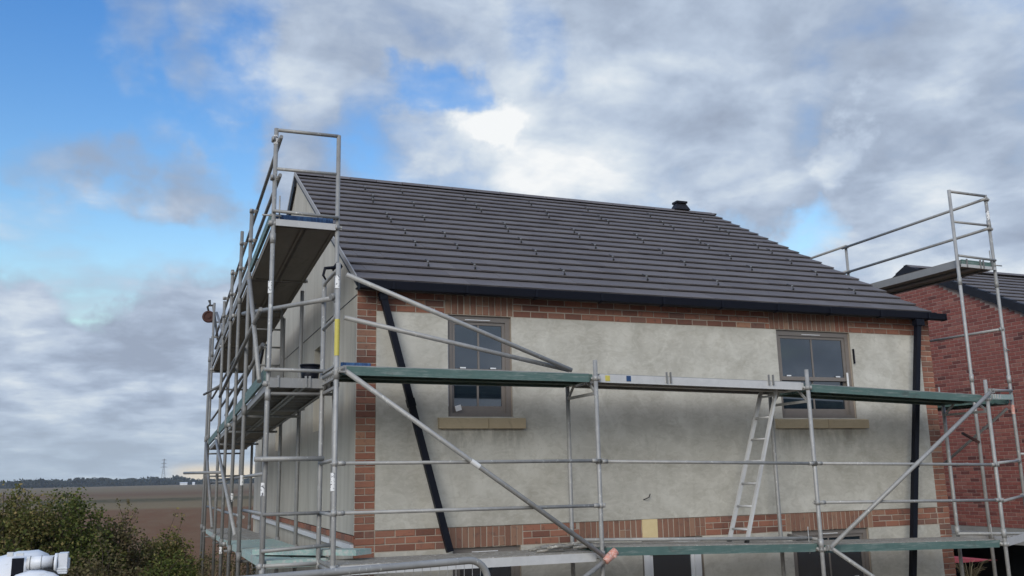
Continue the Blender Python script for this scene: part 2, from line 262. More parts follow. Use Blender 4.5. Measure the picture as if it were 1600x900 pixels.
# ------------------------------------------------------------------ mesh helpers
class MB:
    def __init__(s): s.v = []; s.f = []; s.sm = []
    def add(s, vs, fs, smooth=False):
        o = len(s.v); s.v += [tuple(x) for x in vs]
        for f in fs: s.f.append(tuple(i+o for i in f)); s.sm.append(smooth)
    def box(s, x0, x1, y0, y1, z0, z1):
        x0, x1 = min(x0, x1), max(x0, x1); y0, y1 = min(y0, y1), max(y0, y1); z0, z1 = min(z0, z1), max(z0, z1)
        s.add([(x0, y0, z0), (x1, y0, z0), (x1, y1, z0), (x0, y1, z0), (x0, y0, z1), (x1, y0, z1), (x1, y1, z1), (x0, y1, z1)],
              [(0, 3, 2, 1), (4, 5, 6, 7), (0, 1, 5, 4), (1, 2, 6, 5), (2, 3, 7, 6), (3, 0, 4, 7)])
    def obox(s, c, ax, ay, az):            # centre and three half-axis vectors
        c, ax, ay, az = map(Vector, (c, ax, ay, az)); vs = [c+ax*i+ay*j+az*k for k in (-1, 1) for i, j in ((-1, -1), (1, -1), (1, 1), (-1, 1))]
        s.add(vs, [(0, 3, 2, 1), (4, 5, 6, 7), (0, 1, 5, 4), (1, 2, 6, 5), (2, 3, 7, 6), (3, 0, 4, 7)])
    def bar(s, p, q, w, h):                # rectangular bar from p to q: w sideways, h upright
        p, q = Vector(p), Vector(q); d = q-p; L = d.length; d.normalize(); up = Vector((0, 0, 1)) if abs(d.z) < .95 else Vector((0, 1, 0))
        sd_ = d.cross(up).normalized(); u = sd_.cross(d); s.obox((p+q)/2, d*L/2, sd_*w/2, u*h/2)
    def tube(s, p, q, r, n=10, r1=None, bend=None):
        pts = [Vector(p)] + ([Vector(b) for b in bend] if bend else []) + [Vector(q)]
        s.path(pts, [r]*len(pts) if r1 is None else [r+(r1-r)*i/(len(pts)-1) for i in range(len(pts))], n)
    def path(s, pts, rad, n=10, caps=True):
        pts = [Vector(p) for p in pts]; o = len(s.v); prev = None
        for i, p in enumerate(pts):
            d = (pts[min(i+1, len(pts)-1)]-pts[max(i-1, 0)]).normalized()
            if prev is None:
                a = d.cross(Vector((0, 0, 1)) if abs(d.z) < .9 else Vector((0, 1, 0))).normalized()
            else: a = (prev-d*prev.dot(d)).normalized()
            prev = a; b = d.cross(a)
            for k in range(n):
                t = 2*math.pi*k/n; s.v.append(tuple(p+(a*math.cos(t)+b*math.sin(t))*rad[i]))
        for i in range(len(pts)-1):
            for k in range(n):
                s.f.append((o+i*n+k, o+i*n+(k+1) % n, o+(i+1)*n+(k+1) % n, o+(i+1)*n+k)); s.sm.append(True)
        if caps:
            s.f.append(tuple(o+k for k in reversed(range(n)))); s.sm.append(False)
            s.f.append(tuple(o+(len(pts)-1)*n+k for k in range(n))); s.sm.append(False)
    def prism(s, poly, axis, a, b):        # extrude a polygon along an axis ('x': poly is (y,z); 'y': (x,z); 'z': (x,y))
        def pt(p, t): return (t, p[0], p[1]) if axis == 'x' else (p[0], t, p[1]) if axis == 'y' else (p[0], p[1], t)
        m = len(poly); vs = [pt(p, a) for p in poly]+[pt(p, b) for p in poly]
        s.add(vs, [tuple(range(m)), tuple(reversed(range(m, 2*m)))]+[(i, i+m, (i+1) % m+m, (i+1) % m) for i in range(m)])
    def mesh(s, name):
        me = bpy.data.meshes.new(name); me.from_pydata(s.v, [], s.f); me.polygons.foreach_set('use_smooth', s.sm); me.update(); return me
    def build(s, name, mat, parent=None):
        me = s.mesh(name); me.materials.append(MATS[mat]); return link(name, me, parent)
def link(name, me, parent=None, loc=None, rot=None):
    o = bpy.data.objects.new(name, me); C.objects.link(o); o.parent = parent
    if loc is not None: o.location = loc
    if rot is not None: o.rotation_euler = rot
    return o
def thing(name, label, cat, group=None, mesh=None):
    o = bpy.data.objects.new(name, mesh); C.objects.link(o); tag(o, label, cat, group); return o
def tag(o, label, cat, group=None):
    o['label'] = label; o['category'] = cat
    if group: o['group'] = group
    return o
def part(name, mat, parent, *boxes):
    m = MB()
    for b in boxes: m.box(*b)
    return m.build(name, mat, parent)
def pieces(name, plural, specs, parent, mat, limit=300, key=None):
    """specs: (mesh, matrix, weight). The heaviest become objects of their own, the rest one joined part."""
    specs = sorted(specs, key=lambda t: -t[2]); rest = MB()
    for i, (me, mx, w_) in enumerate(specs):
        if i < limit:
            o = bpy.data.objects.new(name, me); C.objects.link(o); o.parent = parent; o.matrix_local = mx
        else:
            rest.add([mx @ v.co for v in me.vertices], [tuple(p.vertices) for p in me.polygons])
    if rest.v:
        r = rest.build(plural, mat, parent); r['kind'] = 'stuff'
def in_view(p):                                  # how large a piece shows: 0 when outside the picture
    d = Vector(p)-CAM; z = d.dot(fwd)
    if z <= .1: return 0
    x = 1427.6*d.dot(r2)/z; y = 1427.6*d.dot(u2)/z
    return (1000/z if abs(x) < 820 and abs(y) < 470 else 1/z)
def panel(m, u0, u1, v0, v1, holes, put):
    """a sheet with rectangular holes; put(u, v, d) gives the point, d = 0 front, 1 back; holes get reveals"""
    us = sorted({u0, u1, *[h[0] for h in holes], *[h[1] for h in holes]}); vs = sorted({v0, v1, *[h[2] for h in holes], *[h[3] for h in holes]})
    us = [u for u in us if u0 <= u <= u1]; vs = [v for v in vs if v0 <= v <= v1]
    solid = lambda i, j: 0 <= i < len(us)-1 and 0 <= j < len(vs)-1 and not any(h[0]-1e-6 <= us[i] and us[i+1] <= h[1]+1e-6 and h[2]-1e-6 <= vs[j] and vs[j+1] <= h[3]+1e-6 for h in holes)
    for i in range(len(us)-1):
        for j in range(len(vs)-1):
            if not solid(i, j): continue
            a, b, c, d = us[i], us[i+1], vs[j], vs[j+1]
            m.add([put(a, c, 0), put(b, c, 0), put(b, d, 0), put(a, d, 0)], [(0, 1, 2, 3)])
            m.add([put(a, c, 1), put(b, c, 1), put(b, d, 1), put(a, d, 1)], [(3, 2, 1, 0)])
            for di, dj, p, q in ((-1, 0, (a, d), (a, c)), (1, 0, (b, c), (b, d)), (0, -1, (a, c), (b, c)), (0, 1, (b, d), (a, d))):
                if not solid(i+di, j+dj):
                    m.add([put(*p, 0), put(*q, 0), put(*q, 1), put(*p, 1)], [(3, 2, 1, 0)])
def chamfer_box(w, d, h, c, jit=0.0, seed=0):
    """brick with its front (-y) arrises taken off; origin at the middle of the front face"""
    rr = random.Random(seed); j = lambda: rr.uniform(-jit, jit); m = MB(); x, z = w/2, h/2
    F = [(-x+c+j(), j()*.6, -z+c+j()), (x-c+j(), j()*.6, -z+c+j()), (x-c+j(), j()*.6, z-c+j()), (-x+c+j(), j()*.6, z-c+j())]
    Mi = [(-x, c, -z), (x, c, -z), (x, c, z), (-x, c, z)]; B = [(-x, d, -z), (x, d, -z), (x, d, z), (-x, d, z)]
    fs = [(0, 1, 2, 3)]
    for k in range(4):
        e = (k+1) % 4; fs += [(k, k+4, e+4, e), (k+4, k+8, e+8, e+4)]
    m.add(F+Mi+B, fs); return m
def shared(name, mbs, mat):
    l = []
    for m in mbs: me = m.mesh(name); me.materials.append(MATS[mat]); l.append(me)
    return l

# ------------------------------------------------------------------ the land
GZ = 0.35
def ground_z(x, y):
    def ss(a, b, t): t = max(0, min(1, (t-a)/(b-a))); return t*t*(3-2*t)
    k = max(ss(13, 19, y)*ss(14, 2, x-0), ss(-4.0, -6.5, x)*ss(-6, 0, y), ss(14, 40, y))
    return GZ-(GZ+.35)*k
ax_ = [-3500, -2000, -1000, -500, -250, -120, -60, -40, -30, -24, -18, -14, -11, -9, -7.5, -6.5, -6, -5.5, -5, -4.5, -4, -3, -2, -1, 0, 2, 5, 9, 14, 20, 30, 45, 70, 120, 250, 500, 1000, 2000, 3500]
ay_ = [-3500, -1500, -500, -200, -80, -40, -25, -15, -10, -7, -6, -5, -4, -3, -2, -1, 0, 2, 4, 6, 8, 10, 12, 13, 14, 15, 16, 17, 18, 19, 22, 26, 32, 40, 55, 75, 100, 150, 250, 400, 700, 1200, 2000, 3500]
m = MB(); vs = [(x, y, ground_z(x, y)) for y in ay_ for x in ax_]; nx = len(ax_)
m.add(vs, [(j*nx+i, j*nx+i+1, (j+1)*nx+i+1, (j+1)*nx+i) for j in range(len(ay_)-1) for i in range(nx-1)], True)
g = m.build('ground', 'land'); g['kind'] = 'structure'

# ------------------------------------------------------------------ the house under scaffolding
W, DP = 8.32, 10.04
ZE, ZB1, ZB0, ZEB = 5.025, 2.40, 2.175, 4.79     # soffit, storey band top and bottom, underside of the eaves band
WL = (1.05, 1.835, 3.615, 4.79); WR = (5.63, 6.86, 3.615, 4.79)        # upper windows x0,x1,z0,z1
LL = (1.09, 1.90, .95, ZB0); LD = (3.45, 4.30, GZ, ZB0); LR = (5.63, 6.87, 1.0, ZB0)
SOL_U = [(1.02, 1.868), (5.54, 6.86)]; SOL_L = [(1.06, 1.93), (2.64, 3.465), (3.68, 4.355), (5.56, 6.96)]
house = thing('rendered_house', 'half-finished house with cement-rendered walls, brick corners and dark tiled roof', 'house')
# mortar backing of the brick corners and bands: the plane the bricks stand proud of
m = MB(); F = lambda u, v, d: (u, -.0005+d*.10, v)
panel(m, .012, W-.012, GZ, ZE, [WL, WR, LL, LD, LR], F); mortar = m.build('brickwork', 'mortar', house)
# render panels on the front, 14 mm proud of the bricks' face
PW = .215
m = MB(); G = lambda u, v, d: (u, -.014+d*.017, v)
panel(m, PW+.004, W-PW-.004, ZB1+.004, ZEB-.004, [WL, WR], G); m.build('render_panel', 'front_render', house)
for a, b, hl in ((PW+.004, LD[0], [LL]), (LD[1], W-PW-.004, [LR])): m = MB(); panel(m, a, b, GZ, ZB0-.004, hl, G); m.build('render_panel', 'front_render', house)
# bricks
st = shared('brick', [chamfer_box(.215, .05, .066, .005, .0035, s) for s in range(6)], 'site_brick')
hd = shared('brick', [chamfer_box(.1025, .05, .066, .005, .003, s+20) for s in range(4)], 'site_brick')
hf = shared('brick', [chamfer_box(.150, .05, .066, .005, .003, s+30) for s in range(3)], 'site_brick')
so = shared('brick', [chamfer_box(.066, .05, .222, .005, .0035, s+40) for s in range(6)], 'lintel_brick')
so2 = shared('brick', [chamfer_box(.066, .05, .105, .005, .003, s+50) for s in range(3)], 'lintel_brick')
specs = []
def put_brick(meshes, x, z, face='front', dy=0.0):
    tilt = random.gauss(0, .006)
    if face == 'front':
        pos = (x, -.006+random.uniform(-.0035, .003)+dy, z); mx = Matrix.Translation(pos) @ Matrix.Rotation(tilt, 4, 'Y')
    else:
        pos = (-.012+random.uniform(-.003, .003), x, z); mx = Matrix.Translation(pos) @ Matrix.Rotation(-math.pi/2, 4, 'Z') @ Matrix.Rotation(tilt, 4, 'Y')
    specs.append((random.choice(meshes), mx, in_view(pos)))
CO = .075
def corner(x0):
    k = 0; z = ZE-.0375
    while z > GZ+.03:
        if k % 2 == 0: put_brick(st, x0+.1075, z)
        else: put_brick(hd, x0+.052, z); put_brick(hd, x0+.163, z)
        z -= CO; k += 1
corner(0.0); corner(W-.215)
def band(x0, x1, ztop, rows, gaps, pitch):
    for r_ in range(rows):
        z = ztop-pitch*(r_+.5); segs = []; a = x0
        for g0, g1 in gaps: segs.append((a, g0)); a = g1
        segs.append((a, x1))
        for a, b in segs:
            x = a+.004+(0 if r_ % 2 == 0 else -.1125)
            while x < b-.02:
                lo, hi = max(x, a+.004), min(x+.215, b-.004); w_ = hi-lo
                if w_ > .19: put_brick(st, (lo+hi)/2, z)
                elif w_ > .045:
                    ms_ = hf if w_ > .125 else hd; base = .150 if ms_ is hf else .1025
                    put_brick(ms_, (lo+hi)/2, z); me, mx, wt_ = specs[-1]; specs[-1] = (me, mx @ Matrix.Scale(w_/base, 4, (1, 0, 0)), wt_)
                x += .225
band(PW+.006, W-PW-.006, ZE, 3, SOL_U, .0783); band(PW+.006, W-PW-.006, ZB1, 3, SOL_L, .075)
for segs, zt, h in ((SOL_U, ZE, .235), (SOL_L, ZB1, .225)):
    for a, b in segs:
        n_ = round((b-a)/.0755); pit = (b-a)/n_
        for i in range(n_):
            x = a+pit*(i+.5)
            if i in (5, 6) and h > .23 or (h < .23 and i in (7, 8) and b-a < .9):
                put_brick(so2, x, zt-h*.25-.002); put_brick(so2, x, zt-h*.75+.002)
            else: put_brick(so, x, zt-h/2)
y = .02
while y < DP-.1: put_brick(st, y+.1075, 2.315, 'gable'); y += .225
pieces('brick', 'bricks', specs, mortar, 'site_brick', 300)
part('lintel_block', 'yellow_stone', house, (3.470, 3.676, -.012, .02, 2.18, 2.40))
# gable wall: rectangle up to the bead, triangle above, ledge and lower wall
GH = [(1.98, 2.80, 3.58, 4.71), (5.95, 6.80, 3.45, 4.55)]
m = MB(); panel(m, .0, DP, 2.36, 4.955, GH, lambda u, v, d: (-.006+d*.10, u, v)); m.build('gable_panel', 'gable_render', house)
SL = (8.011-5.131)/(5.019+.15)                                            # roof slope
zr = lambda yy: 5.131+SL*(yy+.15) if yy <= 5.019 else 5.131+SL*(10.188-yy)
UND = .075                                                               # tiles and battens above the wall head
m = MB(); m.prism([(0, 4.970), (DP, 4.970), (DP, zr(DP)-UND), (5.019, 8.011-UND), (0, zr(0)-UND)], 'x', -.006, .094); m.build('gable_panel', 'gable_render', house)
part('gable_panel', 'gable_render', house, (.02, .10, 0.002, DP, GZ, 2.275))
part('ledge', 'white_frame', house, (-.035, .02, .03, DP, 2.205, 2.262))
part('wall_core', 'mortar', house, (.09, .11, .12, DP-.02, GZ, 4.96))
for h in GH: part('infill_board', 'concrete', house, (.085, .089, h[0]-.01, h[1]+.01, h[2]-.01, h[3]+.01))
part('wall', 'gable_render', house, (W-.094, W-.002, .11, DP-.1, GZ, 4.955)); part('wall', 'gable_render', house, (0, W, DP-.098, DP+.002, GZ, 5.02))
m = MB(); m.prism([(.02, 4.96), (DP, 4.96), (DP, zr(DP)-UND), (5.019, 8.011-UND), (.02, zr(.02)-UND)], 'x', W-.1, W-.004); m.build('wall', 'gable_render', house)
part('floor_slab', 'concrete', house, (.12, W-.12, .12, DP-.12, GZ-.1, GZ+.02)); part('floor_slab', 'plywood', house, (.12, W-.12, .12, DP-.12, 2.42, 2.6))
# windows
def window(x0, x1, z0, z1, sill=True, upper=True):
    y0 = .028; fw = .062
    fr = part('window', 'window_frame', house, (x0, x0+fw, y0, y0+.09, z0, z1), (x1-fw, x1, y0, y0+.09, z0, z1), (x0+fw, x1-fw, y0, y0+.09, z1-fw*1.1, z1), (x0+fw, x1-fw, y0, y0+.09, z0, z0+fw*.7))
    zm = z0+(z1-z0)*.455; xi0, xi1 = x0+fw, x1-fw; xm = (xi0+xi1)/2
    for k, (a, b, yo) in enumerate(((zm-.03, z1-fw*1.1, y0+.016), (z0+fw*.7, zm+.03, y0+.052))):
        s_ = .038; bt = .05 if k == 0 else .085
        part('sash', 'window_frame', fr, (xi0, xi0+s_, yo, yo+.034, a, b), (xi1-s_, xi1, yo, yo+.034, a, b), (xi0+s_, xi1-s_, yo, yo+.034, b-s_, b), (xi0+s_, xi1-s_, yo, yo+.034, a, a+bt))
        part('glazing_bar', 'window_frame', fr, (xm-.011, xm+.011, yo+.006, yo+.024, a+bt, b-s_))
        for c_, d_ in ((xi0+s_, xm-.011), (xm+.011, xi1-s_)): part('pane', 'glass', fr, (c_-.003, d_+.003, yo+.014, yo+.018, a+bt-.003, b-s_+.003))
        if k == 0:
            part('sash_horn', 'white_frame', fr, (xi0+.10, xi0+.17, yo-.006, yo-.001, a+bt+.002, a+bt+.018)); part('sash_horn', 'white_frame', fr, (xi1-.19, xi1-.12, yo-.006, yo-.001, a+bt+.002, a+bt+.018))
            part('trickle_vent', 'white_frame', fr, (xm-.17, xm+.14, y0-.004, y0-.001, z1-fw*.85, z1-fw*.72))
    if sill:
        cut = (x0+x1)/2+.07
        for a, b in ((x0-.125, cut-.003), (cut+.003, x1+.135)):
            c_ = MB(); c_.prism([(-.075, z0-.135), (.028, z0-.135), (.028, z0-.004), (-.068, z0-.018), (-.075, z0-.024)], 'x', a, b); c_.build('sill_stone', 'sandstone', fr)
    return fr
wl_ = window(*WL); wr_ = window(*WR)
m = MB(); m.obox((WL[0]+.13, .020, WL[2]+.10), (.034, 0, .010), (0, .003, 0), (-.008, 0, .030)); m.build('paper_tag', 'paper', wl_)
part('packing_strip', 'paper', wl_, (WL[0]-.004, WL[0]+.012, .012, .026, WL[2]+.12, WL[3]-.32))
part('restrictor', 'black_plastic', wr_, (WR[1]+.018, WR[1]+.034, -.04, -.016, 4.36, 4.56))
part('packing_strip', 'paper', wr_, (WR[0]-.004, WR[0]+.014, .012, .026, WR[2]+.05, WR[2]+.45)); part('cill_clip', 'paper', wr_, (WR[1]-.085, WR[1]-.06, .016, .027, WR[2]+.30, WR[2]+.62))
window(*LL, sill=False); window(*LR, sill=False)
dr = part('door', 'white_frame', house, (3.48, 3.56, .0, .075, GZ, 2.13), (4.19, 4.27, .0, .075, GZ, 2.13), (3.56, 4.19, .0, .075, 1.99, 2.13))
part('pane', 'glass', dr, (3.61, 4.14, .035, .04, GZ+.9, 1.985)); part('stile', 'white_frame', dr, (3.565, 3.61, .022, .06, GZ, 1.985), (4.14, 4.185, .022, .06, GZ, 1.985), (3.61, 4.14, .022, .06, GZ, GZ+.9))
part('stile', 'window_frame', house, (LD[0], 3.478, .01, .06, GZ, 2.17), (4.272, LD[1], .01, .06, GZ, 2.17), (3.478, 4.272, .01, .06, 2.132, 2.17))
# black cable stub on the render above the door
m = MB(); m.path([(3.50, -.012, 2.63), (3.52, -.05, 2.645), (3.555, -.055, 2.66), (3.575, -.05, 2.70)], [.006]*4, 6); m.build('cable_end', 'cable', house)
part('string_line', 'cable', house, (-.010, -.0065, .0, 5.6, 4.957, 4.968))

# roof
roof = MB(); TH = .03
for s in (0, 1):
    f = (lambda yy: yy) if s == 0 else (lambda yy: 10.038-yy)
    roof.prism([(f(-.12), zr(-.12)-.062), (f(5.019), 8.011-.062), (f(5.019), 8.011-.10), (f(-.12), zr(-.12)-.10)], 'x', .02, W-.03)
roof = roof.build('roof', 'felt', house)
LEN = math.hypot(8.011-5.131, 5.169); GA = LEN/19; th = math.atan(SL)
def tile_mesh(w, l, t, seed):
    rr = random.Random(seed); j = lambda: rr.uniform(-.0022, .0022); m = MB(); x = w/2
    # wedge: thick lower edge, thin head; nib recess under the lower edge
    a = [(-x, 0+j(), 0+j()), (x, 0+j(), 0+j()), (x, l, -.004), (-x, l, -.004)]
    b = [(-x, .004, -t), (x, .004, -t), (x, l, -t+.002), (-x, l, -t+.002)]
    c = .003
    a2 = [(-x+c, .005, .003+j()), (x-c, .005, .003+j()), (x-c, l, 0), (-x+c, l, 0)]
    m.add(a2+a+b, [(0, 1, 2, 3), (4, 5, 1, 0), (5, 6, 2, 1), (6, 7, 3, 2), (7, 4, 0, 3), (8, 9, 5, 4), (9, 10, 6, 5), (10, 11, 7, 6), (11, 8, 4, 7), (11, 10, 9, 8)]); return m
def lay_tiles(parent, x0, x1, eave_y, eave_z, ang, length, gauge, back, tw, weight):
    full = shared('tile', [tile_mesh(tw-.003, gauge+.06, .018, s) for s in range(5)], 'tile')
    half = shared('tile', [tile_mesh(tw/2-.003, gauge+.06, .020, s+9) for s in range(3)], 'tile')
    specs = []; rows = round(length/gauge)
    kick = .030/gauge
    for r_ in range(rows):
        s0 = r_*gauge
        for sgn in ((1, -1) if back else (1,)):
            yb = eave_y+s0*math.cos(ang); zb = eave_z+s0*math.sin(ang)
            if sgn < 0: yb = back-yb
            rot = Matrix.Rotation(0 if sgn > 0 else math.pi, 4, 'Z') @ Matrix.Rotation(ang-kick, 4, 'X')
            x = x0-(tw/2 if r_ % 2 else 0)
            while x < x1-.01:
                lo, hi = max(x, x0), min(x+tw, x1); w_ = hi-lo
                if w_ > .03:
                    ms_, base = (full, tw) if w_ > tw*.75 else (half, tw/2)
                    lift = random.uniform(-.0012, .0012)
                    mx = Matrix.Translation(((lo+hi)/2, yb, zb+lift)) @ rot @ Matrix.Scale(w_/base, 4, (1, 0, 0))
                    specs.append((random.choice(ms_), mx, weight(((lo+hi)/2, yb, zb), sgn)))
                x += tw
    pieces('tile', 'tiles', specs, parent, 'tile', 300)
lay_tiles(roof, -.036, W-.052, -.15, 5.131, th, LEN, GA, 10.038, .332, lambda p, s: in_view(p) if s > 0 else 0)
def roof_pt(x, s, h=0.0): return (x, -.15+s*math.cos(th)-h*math.sin(th), 5.131+s*math.sin(th)+h*math.cos(th))
# ridge tiles (low angular caps)
rm = MB(); rm.prism([(-.13, -.066), (-.11, -.045), (-.02, .012), (.02, .012), (.11, -.045), (.13, -.066), (.11, -.066), (0, -.004), (-.11, -.066)], 'x', 0, .443)
rme = rm.mesh('ridge_tile'); rme.materials.append(MATS['tile'])
for i in range(18): link('ridge_tile', rme, roof, (-.036+i*.4572, 5.019, 8.020+random.uniform(-.002, .002)))
# verge: mortar bed and black undercloak strips on the near gable
for s in (0, 1):
    f = (lambda yy: yy) if s == 0 else (lambda yy: 10.038-yy)
    m = MB(); m.prism([(f(-.14), zr(-.14)+.022), (f(5.019), 8.011+.022), (f(5.019), 8.011-.050), (f(-.14), zr(-.14)-.050)], 'x', -.052, -.037); m.build('verge_bed', 'verge_mortar', roof)
    m = MB(); m.prism([(f(-.10), zr(-.10)-.051), (f(5.019), 8.011-.051), (f(5.019), 8.011-(.115, .24)[s]), (f(-.10), zr(-.10)-(.115, .24)[s])], 'x', (-.030, -.050)[s], (-.007, -.0072)[s]); m.build('verge_board', 'dark_trim', roof)
    m = MB(); m.prism([(f(-.10), zr(-.10)-.051), (f(5.019), 8.011-.051), (f(5.019), 8.011-.135), (f(-.10), zr(-.10)-.135)], 'x', W, W+.012); m.build('verge_board', 'dark_trim', roof)
# tile clips: bent wire hooks scattered over the slope
cm = MB(); cm.path([(0, .0, .006), (0, .03, .034), (.004, .09, .036), (0, .17, .028)], [.006]*4, 5); cm.box(-.010, .010, -.006, .008, -.012, .016); nd = len(cm.f); cm.box(-.010, .010, .036, .056, .030, .044)
cme = cm.mesh('tile_clip'); cme.materials.append(MATS['cable']); cme.materials.append(MATS['galvanised'])
for i_ in range(nd, len(cm.f)): cme.polygons[i_].material_index = 1
cols = (.97, 1.56, 2.75, 3.93, 5.03, 6.26, 7.44); rws = (.74, 1.68, 2.35, 2.99, 3.36, 4.22, 4.52, 5.22)
skip = {(1.56, 4.52), (1.56, 2.99), (.97, .74, 1)}
for x in cols:
    for s in rws:
        if (x, s) in skip or random.random() < .04: continue
        s2 = math.floor(s/GA)*GA+.012
        link('tile_clip', cme, roof, roof_pt(x+random.uniform(-.05, .05), s2, .012), (th, 0, 0))
# roof vent terminal near the far end of the ridge
m = MB(); hw = .13
m.add([(-hw-.07, -.13, 0), (hw+.07, -.13, 0), (hw+.07, .13, 0), (-hw-.07, .13, 0), (-hw+.01, -.07, .165), (hw-.01, -.07, .165), (hw-.01, .07, .165), (-hw+.01, .07, .165)], [(0, 1, 5, 4), (1, 2, 6, 5), (2, 3, 7, 6), (3, 0, 4, 7), (4, 5, 6, 7), (0, 3, 2, 1)])
m.box(-hw-.012, hw+.012, -.11, .11, .166, .215)
for k in range(4): m.box(-hw+.0, hw-.0, -.112, -.108, .172+k*.010, .176+k*.010)
rv = m.build('roof_vent', 'dark_trim', roof); rv.location = (7.46, 5.019, 8.018); rv.scale = (.85, .85, .8)
# eaves: soffit, fascia, gutter and brackets
part('soffit', 'dark_trim', house, (-.02, W+.02, -.135, .02, 5.027, 5.040)); part('fascia', 'black_plastic', house, (-.03, W+.03, -.150, -.136, 5.005, 5.115))
gp = [(-.152, 5.085), (-.156, 5.012), (-.168, 4.992), (-.225, 4.988), (-.248, 5.002), (-.258, 5.082), (-.252, 5.082), (-.243, 5.008), (-.222, 4.995), (-.170, 4.999), (-.161, 5.015), (-.157, 5.085)]
m = MB(); m.prism(gp, 'x', -.02, W+.09); gt = m.build('gutter', 'black_plastic', house)
part('gutter_end', 'black_plastic', gt, (W+.091, W+.098, -.260, -.151, 4.985, 5.084)); part('gutter_end', 'black_plastic', gt, (-.028, -.021, -.260, -.151, 4.985, 5.084))
for i in range(10):
    x = .35+i*.86; part('gutter_bracket', 'black_plastic', gt, (x-.015, x+.015, -.264, -.2585, 5.0, 5.086), (x-.015, x+.015, -.258, -.155, 4.980, 4.9865))
part('gutter_outlet', 'black_plastic', gt, (7.86, 8.0, -.25, -.16, 4.90, 4.987))

# ------------------------------------------------------------------ loose downpipes leaning on the front
def pipe(p, q, label, wd=.072):
    o = thing('downpipe', label, 'downpipe', 'loose black downpipes')
    p, q = Vector(p), Vector(q); d = (q-p).normalized(); m = MB(); m.bar(p, q, wd, wd*.9); m.build('pipe', 'black_plastic', o)
    for t in (.0, .42):
        a = p+(q-p)*t; m = MB(); m.bar(a, a+d*.09, wd+.014, wd*.9+.014); m.build('pipe_socket', 'black_plastic', o)
    return o
pipe((.25, -.12, 4.985), (1.00, -.20, 2.16), 'loose black downpipe slanting across the wall left of the left window')
pipe((7.93, -.20, 4.985), (7.06, -.30, GZ), 'black downpipe hanging near the right corner from the gutter to below the deck')

# ------------------------------------------------------------------ neighbouring brick house
XN, NY0, NY1, NAP, NZA = 14.0, .86, 10.86, 5.86, 7.44
NS = (7.0-6.03)/(4.94-2.99); NZE = NZA-NS*(NAP-NY0)
nb = thing('brick_house', 'finished red brick house with dark tiled roof behind the right-hand scaffold', 'house')
zt = lambda yy: NZA-NS*abs(yy-NAP)-.10
m = MB(); m.prism([(NY0, 1.72), (NY1, 1.72), (NY1, zt(NY1)), (NAP, zt(NAP)), (NY0, zt(NY0))], 'x', XN+.006, XN+.10)
m.box(XN+.006, XN+.1, NY0, 3.0, GZ, 1.72); m.box(XN+.006, XN+.1, 6.6, NY1, GZ, 1.72); nw = m.build('wall', 'red_mortar', nb)
part('wall', 'red_mortar', nb, (XN+.1, XN+9.5, NY0, NY0+.1, GZ, NZE)); part('wall', 'red_mortar', nb, (XN+.1, XN+9.5, NY1-.1, NY1, GZ, NZE)); part('wall', 'red_mortar', nb, (XN+9.5, XN+9.6, NY0, NY1, GZ, NZE))
rb = shared('brick', [chamfer_box(.215, .05, .066, .004, .002, s+70) for s in range(6)], 'red_brick')
rh = shared('brick', [chamfer_box(.1025, .05, .066, .004, .002, s+80) for s in range(3)], 'red_brick')
specs = []; z = 1.72+.0375; k = 0
while z < NZA:
    y = NY0+(0 if k % 2 else .1125)
    if k % 2 == 0: specs.append((random.choice(rh), Matrix.Translation((XN, NY0+.051, z)) @ Matrix.Rotation(-math.pi/2, 4, 'Z'), in_view((XN, NY0, z))))
    while y+.2 < NY1:
        yc = y+.1075
        if z+.04 < min(zt(y), zt(y+.215)):
            pos = (XN+random.uniform(-.002, .002), yc, z); mx = Matrix.Translation(pos) @ Matrix.Rotation(-math.pi/2, 4, 'Z')
            d = Vector(pos)-CAM; px = 800+1427.6*d.dot(r2)/d.dot(fwd)
            specs.append((random.choice(rb), mx, in_view(pos)*(1 if px > 1445 else .01)))
        y += .225
    z += CO; k += 1
pieces('brick', 'bricks', specs, nw, 'red_brick', 300)
part('lintel', 'concrete', nb, (XN-.03, XN+.12, 2.9, 6.7, 1.40, 1.715))
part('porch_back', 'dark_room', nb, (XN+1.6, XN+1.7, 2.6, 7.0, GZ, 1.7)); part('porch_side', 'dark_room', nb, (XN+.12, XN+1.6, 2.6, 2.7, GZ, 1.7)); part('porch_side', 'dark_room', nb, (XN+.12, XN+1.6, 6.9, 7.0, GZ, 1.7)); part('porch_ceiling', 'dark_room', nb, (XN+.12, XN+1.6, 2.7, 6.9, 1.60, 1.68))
m = MB(); m.prism([(4.3, 1.08), (6.4, 1.08), (6.4, .92), (5.0, .985)], 'x', XN-.32, XN-.05); m.build('awning', 'pink_fabric', nb)
nroof = MB()
for s in (1, -1):
    f = (lambda yy: yy) if s > 0 else (lambda yy: 2*NAP-yy)
    nroof.prism([(f(NY0-.3), NZA-NS*(NAP-NY0+.3)-.03), (f(NAP), NZA-.03), (f(NAP), NZA-.09), (f(NY0-.3), NZA-NS*(NAP-NY0+.3)-.09)], 'x', XN-.02, XN+9.7)
nroof = nroof.build('roof', 'felt', nb); na = math.atan(NS); nlen = math.hypot(NAP-NY0+.3, NS*(NAP-NY0+.3)); nga = nlen/18
lay_tiles(nroof, XN-.01, XN+9.7, NY0-.3, NZA-NS*(NAP-NY0+.3)+.03, na, nlen, nga, 2*NAP, .332, lambda p, s: in_view(p) if s > 0 else 0)
vm = MB(); vm.prism([(-.055, .035), (.10, .035), (.10, .015), (-.03, .015), (-.03, -.13), (-.055, -.13)], 'y', 0, nga+.035); vme = vm.mesh('verge_cap'); vme.materials.append(MATS['dark_trim'])
